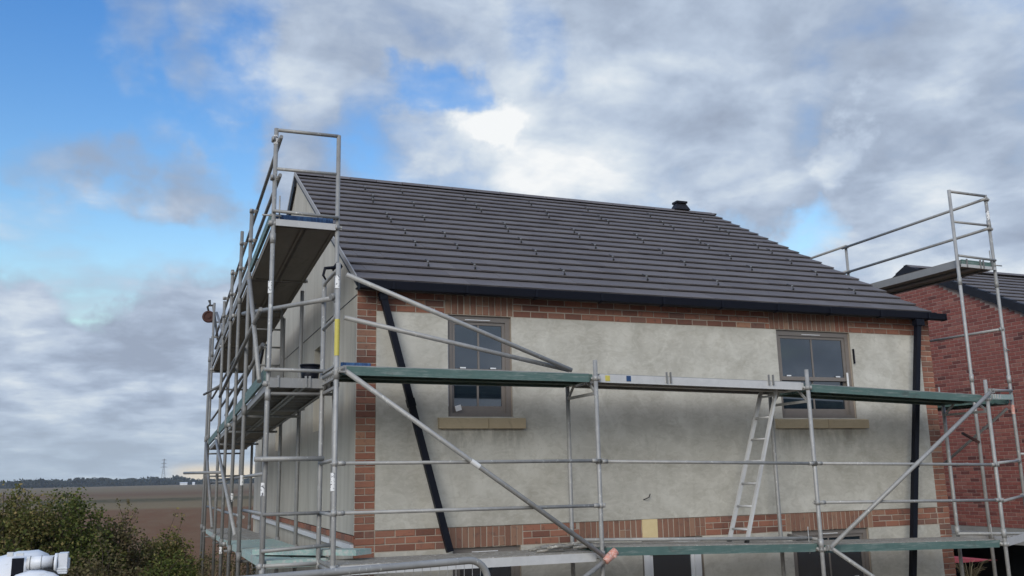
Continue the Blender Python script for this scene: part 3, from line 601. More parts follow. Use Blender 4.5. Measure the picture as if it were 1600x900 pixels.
for s in (1, -1):
    for i in range(18):
        yb = NY0-.3+i*nga*math.cos(na); zb = NZA-NS*(NAP-NY0+.3)+.035+i*nga*math.sin(na)
        o = link('verge_cap', vme, nroof); kk = Matrix.Rotation(na-.06, 4, 'X')
        if s > 0: o.matrix_local = Matrix.Translation((XN-.012, yb, zb+.012)) @ kk
        else: o.matrix_local = Matrix.Translation((XN-.012, 2*NAP-yb, zb+.012)) @ Matrix.Scale(-1, 4, (0, 1, 0)) @ kk
for i in range(21): link('ridge_tile', rme, nroof, (XN-.03+i*.457, NAP, NZA+.075))

# ------------------------------------------------------------------ scaffolding
TR = .0242
cpl = MB(); cpl.path([(0, 0, -.026), (0, 0, .026)], [.030, .030], 10); cpl.path([(-.012, -.036, -.022), (-.012, -.036, .022)], [.014, .014], 8); cpl.box(.020, .052, -.014, .014, -.022, .022); cpl.path([(.04, -.03, 0), (.04, .035, 0)], [.008, .008], 6)
cpm = cpl.mesh('coupler'); cpm.materials.append(MATS['galvanised'])
class Scaffold:
    def __init__(s, name, label): s.o = thing(name, label, 'scaffold')
    def t(s, name, p, q, mat='galvanised', r=TR, bend=None, nn=10):
        m = MB(); m.tube(p, q, r, nn, bend=bend); return m.build(name, mat, s.o)
    def c(s, p, rz=0.0, mat=None, rx=0.0):
        o = link('coupler', cpm, s.o, p, (rx, 0, rz)); return o
    def standard(s, x, y, z1, z0=GZ, mat='galvanised', joints=(2.05, 3.9)):
        lean = random.uniform(-.008, .008)
        s.t('standard', (x+lean, y, z0), (x, y, z1), mat)
        m = MB(); m.box(x+lean-.075, x+lean+.075, y-.075, y+.075, z0-.012, z0); m.build('base_plate', 'dull_steel', s.o)
        for zj in joints:
            if zj+.3 < z1: m = MB(); m.path([(x, y, zj), (x, y, zj+.11)], [TR+.006]*2, 10); m.build('spigot_collar', mat, s.o)
    def deck(s, p, q, across, wid, mat, top='deck_grey', thick=.078, ribs=True, under=None):
        """one platform unit from p to q (outer lower... top edge line), 'across' = unit vector to its other side"""
        p, q, a = Vector(p), Vector(q), Vector(across); d = (q-p); L = d.length; d.normalize(); up = Vector((0, 0, 1))
        m = MB(); mid = (p+q)/2; t = .006
        for k in (t/2, wid-t/2): m.obox(mid+a*k-up*thick/2, d*(L/2-.02), a*t/2, up*thick/2)
        for k in (t+.02, wid-t-.02): m.obox(mid+a*k-up*(thick-.006), d*(L/2-.02), a*.014, up*.003)
        for e in (p+d*.02, q-d*.02): m.obox(e+a*wid/2-up*thick*.5, d*.012, a*(wid/2-.007), up*thick*.42)
        if ribs:
            nr = int(L/.28)
            for i in range(1, nr): m.obox(p+d*(L*i/nr)+a*wid/2-up*(thick*.45), d*.012, a*(wid/2-.008), up*thick*.22)
        for e, sg in ((p, 1), (q, -1)):
            for k in (.05, wid-.05): m.obox(e-d*sg*.012+a*k-up*.028, d*.022, a*.02, up*.03)
        dk = m.build('deck', mat, s.o)
        m = MB(); m.obox(mid+a*wid/2+up*.001, d*(L/2-.022), a*(wid/2-.007), up*.007); m.build('deck_top', top, dk)
        return dk
    def toe(s, p, q, h, mat, th_=.03):
        m = MB(); m.bar(Vector(p)+Vector((0, 0, h/2)), Vector(q)+Vector((0, 0, h/2)), th_, h); return m.build('toe_board', mat, s.o)
    def sticker(s, x, y, z, h=.13, mat='sticker'):
        m = MB(); m.path([(x, y, z), (x, y, z+h)], [TR+.0016]*2, 12, caps=False); return m.build('sticker', mat, s.o)

YO, YI = -1.08, -.35
f = Scaffold('front_scaffold', 'galvanised frame scaffold with two decks standing along the front of the rendered house')
XS = [-.42, 2.385, 5.20, 8.06]
OT = [5.06, 4.16, 4.12, 4.05]; IT = [5.05, 3.98, 3.93, 3.90]
for i, x in enumerate(XS):
    f.standard(x, YO, OT[i]); f.standard(x+(.0 if i else -.01), YI, IT[i])
UZ = [(4.035, 4.012), (4.012, 3.966), (3.947, 3.850)]; LZ = [(2.150, 2.142), (2.190, 2.105), (2.088, 2.022)]
UM = ['deck_green', 'deck_silver', 'deck_green']; LM = ['deck_silver', 'deck_green', 'deck_green']
for i in range(3):
    x0, x1 = XS[i]+.05, XS[i+1]-.04
    for (a, b), mt, tp in ((UZ[i], UM[i], 'deck_grey'), (LZ[i], LM[i], 'dirty_timber')):
        f.deck((x0, YO+.035, a), (x1, YO+.035, b), (0, 1, 0), .325, mt, tp, .088); f.deck((x0, YO+.375, a), (x1, YO+.375, b), (0, 1, 0), .325, mt if mt != 'deck_silver' else 'deck_grey', tp, .088)
for i, x in enumerate(XS):
    zu = [UZ[0][0], UZ[0][1], UZ[1][1]-.012, UZ[2][1]][i]-.05; zl = [LZ[0][0], LZ[0][1], LZ[1][1]-.012, LZ[2][1]][i]-.05
    for z in (zu, zl): f.t('transom', (x, YO-.02, z), (x, YI+.03, z)); f.c((x, YO, z), math.pi/2); f.c((x, YI, z), 0)
    m = MB(); m.bar((x, YO+.02, zu-.16), (x, YI-.02, zu-.16), .03, .03); m.bar((x, YO+.03, zu-.15), (x, YO+.18, zu-.02), .02, .025); m.bar((x, YI-.03, zu-.15), (x, YI-.18, zu-.02), .02, .025); m.build('frame_bracket', 'galvanised', f.o)
# left end: perforated end plate between the corner posts and bent guard frame above
for z in (UZ[0][0]-.06, LZ[0][0]-.06):
    m = MB()
    for k in range(8): m.bar((-.425, YO+.06+k*.085, z-.055), (-.425, YO+.10+k*.085, z+.055), .008, .022)
    m.bar((-.425, YO+.03, z-.06), (-.425, YI-.03, z-.06), .03, .02); m.bar((-.425, YO+.03, z+.06), (-.425, YI-.03, z+.06), .03, .02); m.build('end_plate', 'galvanised', f.o)
f.t('guard_frame', (-.43, YO+.03, 4.99), (-.43, YI+.02, 2.75), bend=[(-.43, YO+.2, 4.99), (-.43, YI-.04, 4.99), (-.43, YI+.02, 4.93)], r=.019)
f.t('guard_frame', (-.43, YO, 4.52), (-.43, YI, 4.50), r=.019); f.t('guard_frame', (-.43, YO, 3.13), (-.43, YI, 3.11), r=.02); f.t('guard_frame', (-.43, YO, 2.62), (-.43, YI, 2.62), r=.018)
# braces and rails
f.t('brace', (-.37, YO-.055, 3.995), (2.40, YO-.055, 2.095), r=.0255); f.t('brace', (2.415, YO-.058, 2.085), (.35, YO-.058, .80))
f.t('brace', (8.10, YO-.055, 3.905), (5.28, YO-.055, 2.06), r=.0255); f.t('brace', (5.285, YO-.058, 2.06), (7.9, YO-.058, .45))
f.t('loose_guardrail', (-.34, YO-.005, 4.945), (2.13, YO+.06, 4.05)); f.t('loose_guardrail', (-.35, YO+.02, 4.515), (2.13, YO+.13, 4.06))
for a, b, z0, z1 in ((0, 1, 3.097, 3.085), (0, 1, 2.634, 2.622), (1, 2, 3.076, 3.017), (2, 3, 3.015, 2.960), (2, 3, 2.568, 2.518)):
    f.t('guardrail', (XS[a]+.04, YO-.012, z0), (XS[b]-.06, YO-.012, z1), r=.0185)
    f.c((XS[a], YO, z0), math.pi/2); f.c((XS[b], YO, z1), math.pi/2)
    for e, z in ((XS[a]+.05, z0), (XS[b]-.07, z1)):
        m = MB(); m.path([(e-.02, YO-.012, z), (e+.045, YO-.012, z)], [.023]*2, 8); m.build('rail_end', 'galvanised', f.o)
f.t('loose_tube', (2.40, YI-.28, 2.245), (5.15, YO+.10, 2.165), r=.02); f.t('loose_tube', (5.30, YI-.02, 2.16), (5.20, YO+.04, 2.15), r=.02); f.t('loose_tube', (8.0, YI-.05, 2.07), (10.0, YI-.25, 2.0), r=.022)
f.t('loose_tube', (1.9, YI-.25, 2.19), (2.42, YO+.28, 2.20), r=.02)
m = MB(); m.path([(2.43, YO-.085, 2.11), (2.50, YO-.085, 2.16)], [.043, .043], 10); m.path([(2.37, YO-.085, 2.06), (2.43, YO-.085, 2.11)], [.036, .044], 10); m.box(2.45, 2.475, YO-.14, YO-.09, 2.10, 2.125); m.build('coupler', 'red_coupler', f.o)
for p in ((-.37, YO-.05, 3.99), (8.09, YO-.05, 3.90), (5.28, YO-.05, 2.06)):
    m = MB(); m.path([(p[0]-.035, p[1]+.012, p[2]), (p[0]+.035, p[1]+.012, p[2])], [.033]*2, 10); m.box(p[0]-.03, p[0]+.03, p[1]-.03, p[1]-.02, p[2]-.03, p[2]+.03); m.path([(p[0]-.012, p[1]-.055, p[2]+.012), (p[0]-.012, p[1]+.05, p[2]+.012)], [.009]*2, 6); m.box(p[0]-.028, p[0]+.004, p[1]-.047, p[1]-.036, p[2]-.004, p[2]+.028); m.build('coupler', 'galvanised', f.o)
f.sticker(-.424, YO, 4.80, .13); f.sticker(-.433, YO, 2.84, .17); f.sticker(-.421, YO, 4.13, .36, 'yellow_tape')
m = MB(); m.path([(.93, YO-.055, 3.103), (1.02, YO-.055, 3.042)], [.0275]*2, 12, caps=False); m.build('sticker', 'paper', f.o)
f.toe((-.36, YO+.10, 4.03), (-.06, YO+.12, 4.03), .048, 'blue_board')
for x, mt in ((2.52, 'yellow_tape'), (2.78, 'blue_board')):
    m = MB(); m.box(x, x+.055, YO+.0305, YO+.0345, 3.94, 4.0); m.build('sticker', mt, f.o)
for x in (3.28, 3.33, 4.66, 4.72): m = MB(); m.box(x, x+.012, YO+.01, YO+.034, 3.93, 4.05); m.build('hook', 'dull_steel', f.o)
f.t('lock_pin', (XS[2]-.12, YO+.06, 2.0), (XS[2]-.12, YO+.06, 2.30), r=.006); f.t('lock_pin', (7.92, YO+.06, 2.0), (7.92, YO+.06, 2.22), r=.006); f.t('lock_pin', (8.0, YI-.02, 3.8), (8.0, YI-.02, 4.02), r=.012)

# gable side
XO, XI = -1.0, -.305
g = Scaffold('gable_scaffold', 'tall galvanised scaffold with three decks along the grey gable wall on the left')
sl = lambda z, y, k=.04: z-k*(y+.35)
OY = [-.35, 1.9, 3.25, 4.75, 6.3, 9.2, 10.05]; OTOP = [6.68, 6.36, 6.46, 6.22, 6.0, 6.5, 5.9]
for y, z in zip(OY, OTOP): g.standard(XO+(.02 if y < 0 else 0), y, z, ground_z(XO, y), 'galvanised' if y < 1 else 'dull_steel', joints=(2.0, 3.75, 5.4))
g.standard(XI, -.35, 6.68, joints=(3.9, 5.1))
for y in (2.05, 3.8, 5.9, 7.76, 10.0): g.standard(XI, y, sl(5.5, y, .045), ground_z(XI, y), 'dull_steel')
g.standard(XO+.03, -.22, 3.9, mat='dull_steel')
DZ = [2.165, 3.96, 5.66]; DK = [.012, .035, .05]
YS = [-.35, 1.95, 4.2, 6.7, 9.2]
for lv in range(3):
    z0, k = DZ[lv], DK[lv]
    for i in range(4):
        a, b = YS[i]+.03, YS[i+1]-.03
        for j, x in enumerate((XO+.03, XO+.365)):
            mt = ('mint_board' if lv == 0 else 'deck_grey' if lv == 1 else 'plywood'); top = ('mint_board' if lv == 0 and i < 2 else 'dirty_timber' if lv == 0 else 'plywood')
            dk = g.deck((x, a, sl(z0, a, k)), (x, b, sl(z0, b, k)), (1, 0, 0), .325, mt, top, .075, ribs=(lv == 1 and i == 0))
            if lv == 2 or i > 0:
                m = MB(); c0 = Vector((x+.1625, a+.05, sl(z0, a, k)-.052)); c1 = Vector((x+.1625, b-.05, sl(z0, b, k)-.052)); m.bar(c0, c1, .300, .012); m.build('deck_underside', 'plywood', dk)
    for y in YS:
        z = sl(z0, y, k)-.04; g.t('transom', (XO-.03, y, z), (XI+.03, y, z), 'galvanised' if y < 1 else 'dull_steel'); g.c((XO, y, z), math.pi/2); g.c((XI, y, z))
        if lv < 2: g.t('transom', (XO, y, z-.10), (XI, y, z-.10), 'dull_steel', r=.017)
# near end of the upper decks
g.t('end_rail', (XO+.02, -.35, 6.665), (XI, -.35, 6.672), r=.02); g.t('end_rail', (XO+.02, -.35, 6.225), (XI, -.35, 6.23), r=.018); g.t('end_rail', (XO, -.39, 5.745), (XI+.01, -.39, 5.725), r=.018)
g.toe((XO+.05, -.30, 5.675), (XI-.04, -.30, 5.675), .055, 'blue_board'); g.toe((XO+.04, -.375, 5.59), (XI-.02, -.375, 5.585), .07, 'deck_silver', .02)
g.t('lock_pin', (XO+.08, -.34, 5.6), (XO+.08, -.34, 5.93), r=.008); g.t('lock_pin', (XO-.10, -.36, 5.70), (XO+.10, -.36, 5.70), r=.009)
g.t('end_rail', (XO-.03, -.40, 4.06), (XI-.05, -.42, 4.05), r=.02)
m = MB(); m.bar((XO+.03, -.385, 3.93), (XI-.05, -.385, 3.925), .02, .10)
for x in (-.90, -.62, -.58, -.42): m.box(x, x+.022, -.41, -.395, 3.88, 4.0)
m.build('end_plate', 'deck_grey', g.o)
g.t('end_rail', (XO-.10, -.43, 3.16), (-.41, -.43, 3.16), r=.0255); g.t('end_rail', (XO, -.40, 2.62), (XI, -.40, 2.62), 'dull_steel', r=.018); g.t('end_rail', (XO, -.40, 2.27), (XI, -.36, 2.30), r=.02)
# guardrails and braces on the outer face
for z, k in ((6.55, .075), (6.12, .057)):
    for i in range(len(OY)-2): g.t('guardrail', (XO+.06, OY[i]-.12, sl(z, OY[i], k)), (XO+.06, OY[i+1]+.08, sl(z, OY[i+1], k)), 'dull_steel', r=.0205); g.c((XO, OY[i], sl(z, OY[i], k)))
for z in (4.42, 4.86):
    for i in range(1, len(OY)-2): g.t('guardrail', (XO+.04, OY[i]-.05, sl(z, OY[i], .03)), (XO+.04, OY[i+1]+.05, sl(z, OY[i+1], .03)), 'dull_steel', r=.019)
g.t('brace', (XO-.05, -.07, 4.74), (XO-.05, 5.66, 4.30), 'dull_steel'); g.t('brace', (XO-.05, -.18, 3.96), (XO-.05, 1.30, 5.34), r=.0255); g.t('brace', (XO+.05, .55, 4.45), (XO+.05, 5.6, 4.0), 'dull_steel')
g.t('brace', (XO-.05, 1.9, 2.30), (XO-.05, 6.1, 3.62)); g.t('brace', (XO-.04, 6.3, 2.2), (XO-.04, 9.2, 3.7), 'dull_steel'); g.t('brace', (XO+.05, 6.3, 5.3), (XO+.05, 9.2, 6.3), 'dull_steel')
g.t('guardrail', (XO+.04, 3.05, 5.23), (-.40, -.78, 4.76), r=.0265)
for y0, y1, z, mt in ((-.3, 1.9, 3.02, 'galvanised'), (1.9, 4.75, 3.0, 'dull_steel'), (4.7, 9.2, 2.95, 'dull_steel'), (-.3, 1.9, 2.62, 'galvanised'), (1.9, 4.75, 2.52, 'galvanised'), (4.7, 9.2, 2.5, 'dull_steel')): g.t('guardrail', (XO+.035, y0, z), (XO+.035, y1, z-.02), mt, r=.0195)
for y, z in ((9.2, 3.05), (9.2, 4.75), (9.2, 5.1), (9.2, 5.8), (10.05, 6.25)): g.t('end_rail', (XO-.03, y, z), (XI+.02, y, z), 'dull_steel', r=.019)
g.t('loose_tube', (XO-.42, 9.0, 3.12), (XO+.02, 5.5, 3.09), r=.026); g.t('loose_tube', (XO-.10, 9.6, 4.68), (XO, 6.3, 4.55), 'dull_steel')
g.toe((XO+.01, -.2, 3.965), (XO+.01, 1.85, 3.885), .13, 'deck_green'); g.toe((XO+.01, 1.95, 3.885), (XO+.01, 4.2, 3.80), .12, 'deck_green'); g.toe((XO+.01, 4.25, 3.80), (XO+.01, 9.1, 3.65), .11, 'deck_green')
g.toe((XO+.01, 1.95, 5.55), (XO+.01, 9.1, 5.20), .12, 'dull_steel'); g.toe((XO+.01, -.2, 5.665), (XO+.01, 1.85, 5.56), .10, 'deck_green')
g.toe((XO+.06, -.345, 2.10), (XI-.05, -.345, 2.10), .075, 'mint_board')
for x, y, z, h in ((XO+.012, -.35, 4.86, .13), (XO+.006, -.35, 2.80, .13), (XO+.018, -.35, 6.50, .10), (XO, 1.9, 2.9, .12), (XO, 3.25, 2.68, .11), (XO, 4.75, 1.9, .1)): g.sticker(x, y, z, h)
m = MB(); m.path([(XI-.03, -.42, 5.13), (XI+.02, -.40, 5.20)], [.04, .045], 8); m.path([(XI-.02, -.44, 5.16), (XI-.14, -.46, 5.14), (XI-.16, -.47, 5.06), (XI-.13, -.47, 5.01)], [.02, .018, .014, .008], 6); m.build('coupler', 'black_plastic', g.o)
m = MB(); m.path([(-.44, -.79, 4.77), (-.385, -.77, 4.78)], [.034]*2, 10); m.box(-.40, -.35, -.80, -.75, 4.72, 4.745); m.build('coupler', 'dull_steel', g.o)
# far end: gin wheel bracket
g.t('bracket_tube', (XO-.02, 9.25, 6.45), (XO+.10, 9.25, 5.75), 'dull_steel')

# access ladder inside the gable scaffold
def ladder(label, foot_a, foot_b, top_a, top_b, n_, mat='galvanised', r=.017):
    o = thing('ladder', label, 'ladder'); fa, fb, ta, tb = map(Vector, (foot_a, foot_b, top_a, top_b))
    for p, q in ((fa, ta), (fb, tb)):
        m = MB(); d = (q-p).normalized(); m.bar(p, q, .028, .044); m.build('stile', mat, o); m = MB(); m.bar(p, p+d*.05, .032, .048); m.build('rubber_foot', 'rubber', o)
    for i in range(n_):
        t = (i+.6)/n_; m = MB(); m.tube(fa+(ta-fa)*t, fb+(tb-fb)*t, .0135, 8); m.build('rung', mat, o)
    return o
ladder('dull access ladder between the upper decks of the gable scaffold', (XO+.22, 3.15, 3.86), (XI-.10, 3.15, 3.86), (XO+.22, 3.4, 6.2), (XI-.10, 3.4, 6.2), 9, 'dull_steel')
ladder('aluminium ladder leaning between the two front decks left of the right window', (4.34, -.85, 2.13), (4.31, -.55, 2.13), (4.93, -.85, 3.93), (4.93, -.55, 3.93), 7, 'deck_silver')

# far side of the house
h = Scaffold('far_gable_scaffold', 'galvanised scaffold tower with a high deck at the right end of the house')
XA, XC = 8.645, 9.36
h.standard(XA, -.35, 6.92, joints=(4.1, 5.5)); h.standard(XC, -.35, 6.91, joints=(4.1, 5.5, 6.4))
for y in (2.65, 5.2, 7.7): h.standard(XC, y, 6.86); h.standard(XA, y, 5.75)
h.t('end_rail', (XA, -.35, 6.90), (XC, -.35, 6.895), r=.02); h.t('end_rail', (XA, -.35, 6.44), (XC, -.35, 6.44), r=.018); h.t('end_rail', (XA, -.385, 5.925), (XC, -.385, 5.90), r=.018)
for y0, y1 in ((-.35, 2.65), (2.65, 5.2), (5.2, 7.7)):
    for z in (6.84, 6.385): h.t('guardrail', (XC-.04, y0-.05, z), (XC-.04, y1+.05, z-.02), r=.0215); h.c((XC, y0, z))
for x in (XA+.03, XA+.37):
    for y0, y1 in ((-.35, 2.65), (2.65, 5.2), (5.2, 7.7)):
        dk = h.deck((x, y0+.03, 5.87), (x, y1-.03, 5.87), (1, 0, 0), .325, 'deck_grey', 'plywood', .105); 
        m = MB(); m.bar((x+.1625, y0+.06, 5.80), (x+.1625, y1-.06, 5.80), .30, .012); m.build('deck_underside', 'plywood', dk)
        h.deck((x, y0+.03, 3.87), (x, y1-.03, 3.87), (1, 0, 0), .325, 'deck_green', 'plywood', .075)
        h.deck((x, y0+.03, 2.0), (x, y1-.03, 2.0), (1, 0, 0), .325, 'deck_silver', 'dirty_timber', .075)
h.toe((XA+.06, -.36, 5.80), (XC-.04, -.36, 5.785), .075, 'deck_green'); h.toe((XA+.03, -.385, 5.76), (XC-.02, -.385, 5.75), .045, 'deck_silver', .02)
for x in (XA+.12, XA+.38, XA+.44, XC-.10): m = MB(); m.box(x, x+.015, -.41, -.39, 5.76, 5.88); m.build('hook', 'dull_steel', h.o)
h.t('lock_pin', (XC-.07, -.36, 5.75), (XC-.07, -.36, 6.05), r=.008); h.t('lock_pin', (XC-.05, -.40, 5.82), (XC+.09, -.40, 5.82), r=.009)
h.t('guardrail', (XC, 1.0, 4.90), (XC, -.36, 4.885), r=.0195); h.c((XC, -.33, 4.885)); h.t('lock_pin', (XC-.06, -.4, 4.60), (XC+.02, -.4, 4.56), r=.010)
h.t('brace', (XC-.02, -.27, 3.74), (XC-.02, 1.7, 2.55), 'dull_steel', r=.02)
h.t('end_rail', (8.10, YO+.02, 3.915), (XC, -.37, 3.99), r=.02); h.toe((8.16, YO+.06, 3.80), (XC-.04, -.40, 3.86), .07, 'mint_board', .03)
for k in range(7):
    t = k/7+.06; m = MB(); x = 8.16+(XC-.2-8.16)*t; y = YO+.04+(-.42-YO-.06)*t; m.box(x, x+.012, y-.03, y, 3.81+t*.05, 3.87+t*.05); m.build('hook', 'deck_silver', h.o)
for z in (2.98, 2.50): h.t('end_rail', (8.10, YO+.0, z), (XC, -.36, z+.03), r=.019); m = MB(); m.path([(XC-.12, -.42, z+.03), (XC-.03, -.37, z+.03)], [.03]*2, 8); m.build('rail_end', 'galvanised', h.o)
h.t('guardrail', (XA-.1, -.2, 2.98), (9.2, .6, 2.96), r=.017); h.toe((8.15, YO+.06, 1.94), (XC+.2, -.36, 1.97), .09, 'deck_silver', .03)
h.t('putlog', (XA-.05, -.38, 3.27), (XA+.42, .3, 3.42), 'rust', r=.022)
h.t('end_rail', (XC, -.34, 3.10), (XC+.9, -.4, 3.10), r=.02)
h.sticker(XC, -.35, 3.66, .13, 'red_coupler'); h.sticker(XC+.001, -.35, 6.52, .14)

# ------------------------------------------------------------------ loose things on the decks
m = MB(); p, q = Vector((-.90, .55, 2.205)), Vector((-.03, -.62, 2.235)); m.bar(p, q, .23, .055)
o = m.build('scaffold_board', 'mint_board'); tag(o, 'mint green board lying askew across the lower deck at the house corner', 'board')
# gin wheel hanging at the far end
gw = thing('gin_wheel', 'dark rusty pulley wheel hanging from the far end of the gable scaffold', 'pulley')
m = MB(); cx0, cy0, cz0 = -1.10, 9.25, 6.22
m.path([(cx0+.10*math.cos(t*math.pi/9), cy0, cz0+.10*math.sin(t*math.pi/9)) for t in range(19)], [.026]*19, 8); m.path([(cx0, cy0-.03, cz0), (cx0, cy0+.03, cz0)], [.035]*2, 10); m.path([(cx0, cy0-.012, cz0), (cx0, cy0+.012, cz0)], [.10]*2, 16)
m.build('wheel', 'rust', gw)
m = MB(); m.path([(cx0, cy0, cz0+.10), (cx0-.03, cy0, cz0+.2), (cx0+.02, cy0, cz0+.26), (cx0, cy0, cz0+.34)], [.018, .022, .015, .03], 6); m.path([(cx0, cy0, cz0+.23), (-1.0, cy0, cz0+.24)], [.02]*2, 6); m.build('hook', 'cable', gw)
m = MB(); m.path([(-.62, -.1, 4.0), (-.62, -.1, 4.24)], [.085, .11], 14); m.path([(-.62, -.1, 4.225), (-.62, -.1, 4.245)], [.116]*2, 14)
b = m.build('bucket', 'black_plastic'); tag(b, 'black bucket standing on the middle deck of the gable scaffold', 'bucket'); b.location = (.18, .5, -.03)
# sacking and off-cuts heaped at the joint of the lower decks
m = MB(); rr = random.Random(5)
for k in range(16):
    x, y = rr.uniform(1.75, 2.42), rr.uniform(-.9, -.45); a = rr.uniform(-.35, .35); L = rr.uniform(.12, .32)
    m.path([(x, y, 2.163+.012*(k % 4)), (x+L*.5, y+L*.5*a, 2.175+.014*(k % 4)), (x+L, y+L*a, 2.163+.012*(k % 4))], [.013, .018, .010], 6)
o = m.build('rope_heap', 'dirty_timber'); tag(o, 'small heap of dirty rope on the lower deck beside the red coupler', 'rope')

# ------------------------------------------------------------------ mesh site fence in front
fn = thing('site_fence', 'grey temporary fence panel with rounded corner and wire mesh nearest the camera', 'fence')
A, B = Vector((-2.60, -4.86, 2.425)), Vector((-.235, -4.49, 2.452)); d = (B-A).normalized()
def arc(c0, dir_, n_=6, r_=.13): return [c0+dir_*(r_*math.sin(t*math.pi/2/n_))-Vector((0, 0, r_*(1-math.cos(t*math.pi/2/n_)))) for t in range(n_+1)]
m = MB(); pts = [Vector((A.x, A.y, GZ+.14))-d*.13, Vector((A.x, A.y, 2.32))-d*.13]+list(reversed(arc(A, -d)))+arc(B, d)+[Vector((B.x, B.y, GZ+.14))+d*.13]
m.path(pts, [.0215]*len(pts), 12); m.build('frame', 'galvanised', fn)
m = MB(); m.tube(A-d*.12+Vector((0, 0, -1.85)), B+d*.12+Vector((0, 0, -1.85)), .019); m.build('bottom_rail', 'galvanised', fn)
m = MB(); n_ = 46
for i in range(n_+1):
    p = A-d*.08+(B-A+d*.16)*(i/n_); m.path([p+Vector((0, 0, -1.85)), p+Vector((0, 0, -.005))], [.0017]*2, 5, caps=False)
for i in range(10):
    z = 2.30-i*.2; m.path([Vector((A.x, A.y, z))-d*.12, Vector((B.x, B.y, z))+d*.12], [.0017]*2, 5, caps=False)
m.build('wire_mesh', 'galvanised', fn)
for e in (A-d*.13, B+d*.13):
    m = MB(); m.prism([(e.x-.34, GZ), (e.x+.34, GZ), (e.x+.30, GZ+.14), (e.x-.30, GZ+.14)], 'y', e.y-.11, e.y+.11); m.build('foot_block', 'concrete', fn)

# ------------------------------------------------------------------ white machine at the lower left
wm = thing('works_machine', 'white rounded machine with black panel and pipe, cut by the lower left corner', 'machine')
ox, oy, oz = -3.175, -1.0, 2.225
def loft(m, secs, smooth=True):
    n_ = len(secs[0]); o = len(m.v); m.v += [tuple(p) for s_ in secs for p in s_]
    for i in range(len(secs)-1):
        for k in range(n_): m.f.append((o+i*n_+k, o+i*n_+(k+1) % n_, o+(i+1)*n_+(k+1) % n_, o+(i+1)*n_+k)); m.sm.append(smooth)
    m.f.append(tuple(o+k for k in range(n_))); m.sm.append(False); m.f.append(tuple(o+(len(secs)-1)*n_+k for k in reversed(range(n_)))); m.sm.append(False)
def ring(x, cy_, cz_, ry, rz, p=2.6, n_=20):
    l = []
    for k in range(n_):
        t = 2*math.pi*k/n_; c_, s_ = math.cos(t), math.sin(t); l.append((x, cy_+ry*math.copysign(abs(c_)**(2/p), c_), cz_+rz*math.copysign(abs(s_)**(2/p), s_)))
    return l
m = MB(); loft(m, [ring(ox+dx, oy+.35, 1.45, .40*k, .955*k2, 3) for dx, k, k2 in ((-1.5, .8, .72), (-1.2, .95, .84), (-.55, 1, .87), (-.25, 1, .90), (-.02, 1, .955), (.08, 1, .985), (.16, 1, .985), (.24, .98, .99), (.32, .9, .95), (.36, .7, .85))]); m.build('hood', 'white_paint', wm)
m = MB(); m.box(ox+.085, ox+.175, oy-.066, oy-.045, oz-.02, oz+.132); m.build('vent_panel', 'black_plastic', wm)
m = MB(); m.path([(ox+.19, oy+.0, oz+.085), (ox+.42, oy+.0, oz+.085)], [.055]*2, 14); m.build('exhaust_pipe', 'white_paint', wm)
m = MB(); m.path([(ox+.215, oy, oz+.085), (ox+.22, oy, oz+.085)], [.058]*2, 14); m.path([(ox+.30, oy, oz+.085), (ox+.305, oy, oz+.085)], [.058]*2, 14); m.build('pipe_band', 'concrete', wm)
m = MB(); m.path([(ox+.405, oy-.03, oz+.07), (ox+.43, oy-.03, oz+.07)], [.088]*2, 18); m.build('drum_rim', 'white_paint', wm); m = MB(); m.path([(ox+.395, oy-.05, oz+.065), (ox+.404, oy-.05, oz+.065)], [.07]*2, 18); m.build('drum_face', 'rubber', wm)
m = MB(); m.box(ox+.435, ox+.505, oy-.10, oy+.08, oz-.01, oz+.158); m.box(ox+.505, ox+.52, oy-.06, oy+.04, oz+.03, oz+.11)
for k in range(3): m.box(ox+.430, ox+.509, oy-.106, oy-.1, oz-.006+k*.018, oz+.004+k*.018)
m.build('lamp_housing', 'white_paint', wm)
m = MB(); m.box(ox+.03, ox+.075, oy+.05, oy+.10, oz+.14, oz+.175); m.box(ox+.10, ox+.155, oy+.05, oy+.10, oz+.145, oz+.165); m.build('filler_cap', 'white_frame', wm)
m = MB(); loft(m, [ring(ox+.12+dx, oy-.22, 1.75, .12*k, .475*k2, 2.4) for dx, k, k2 in ((-.05, .5, .9), (.02, .9, 1.03), (.12, 1, 1.09), (.22, 1, 1.08), (.30, .9, 1.03), (.37, .6, .93), (.40, .2, .8))]); m.build('wheel_guard', 'white_paint', wm)
m = MB(); m.path([(ox+.36, oy-.15, oz-.06), (ox+.36, oy-.02, oz-.06)], [.10]*2, 16); m.build('wheel', 'rubber', wm)
for dx in (-1.2, -.1):
    for dy in (.0, .7): m = MB(); m.path([(ox+dx, oy+dy-.09, GZ+.30), (ox+dx, oy+dy+.09, GZ+.30)], [.30]*2, 20); m.build('wheel', 'rubber', wm)

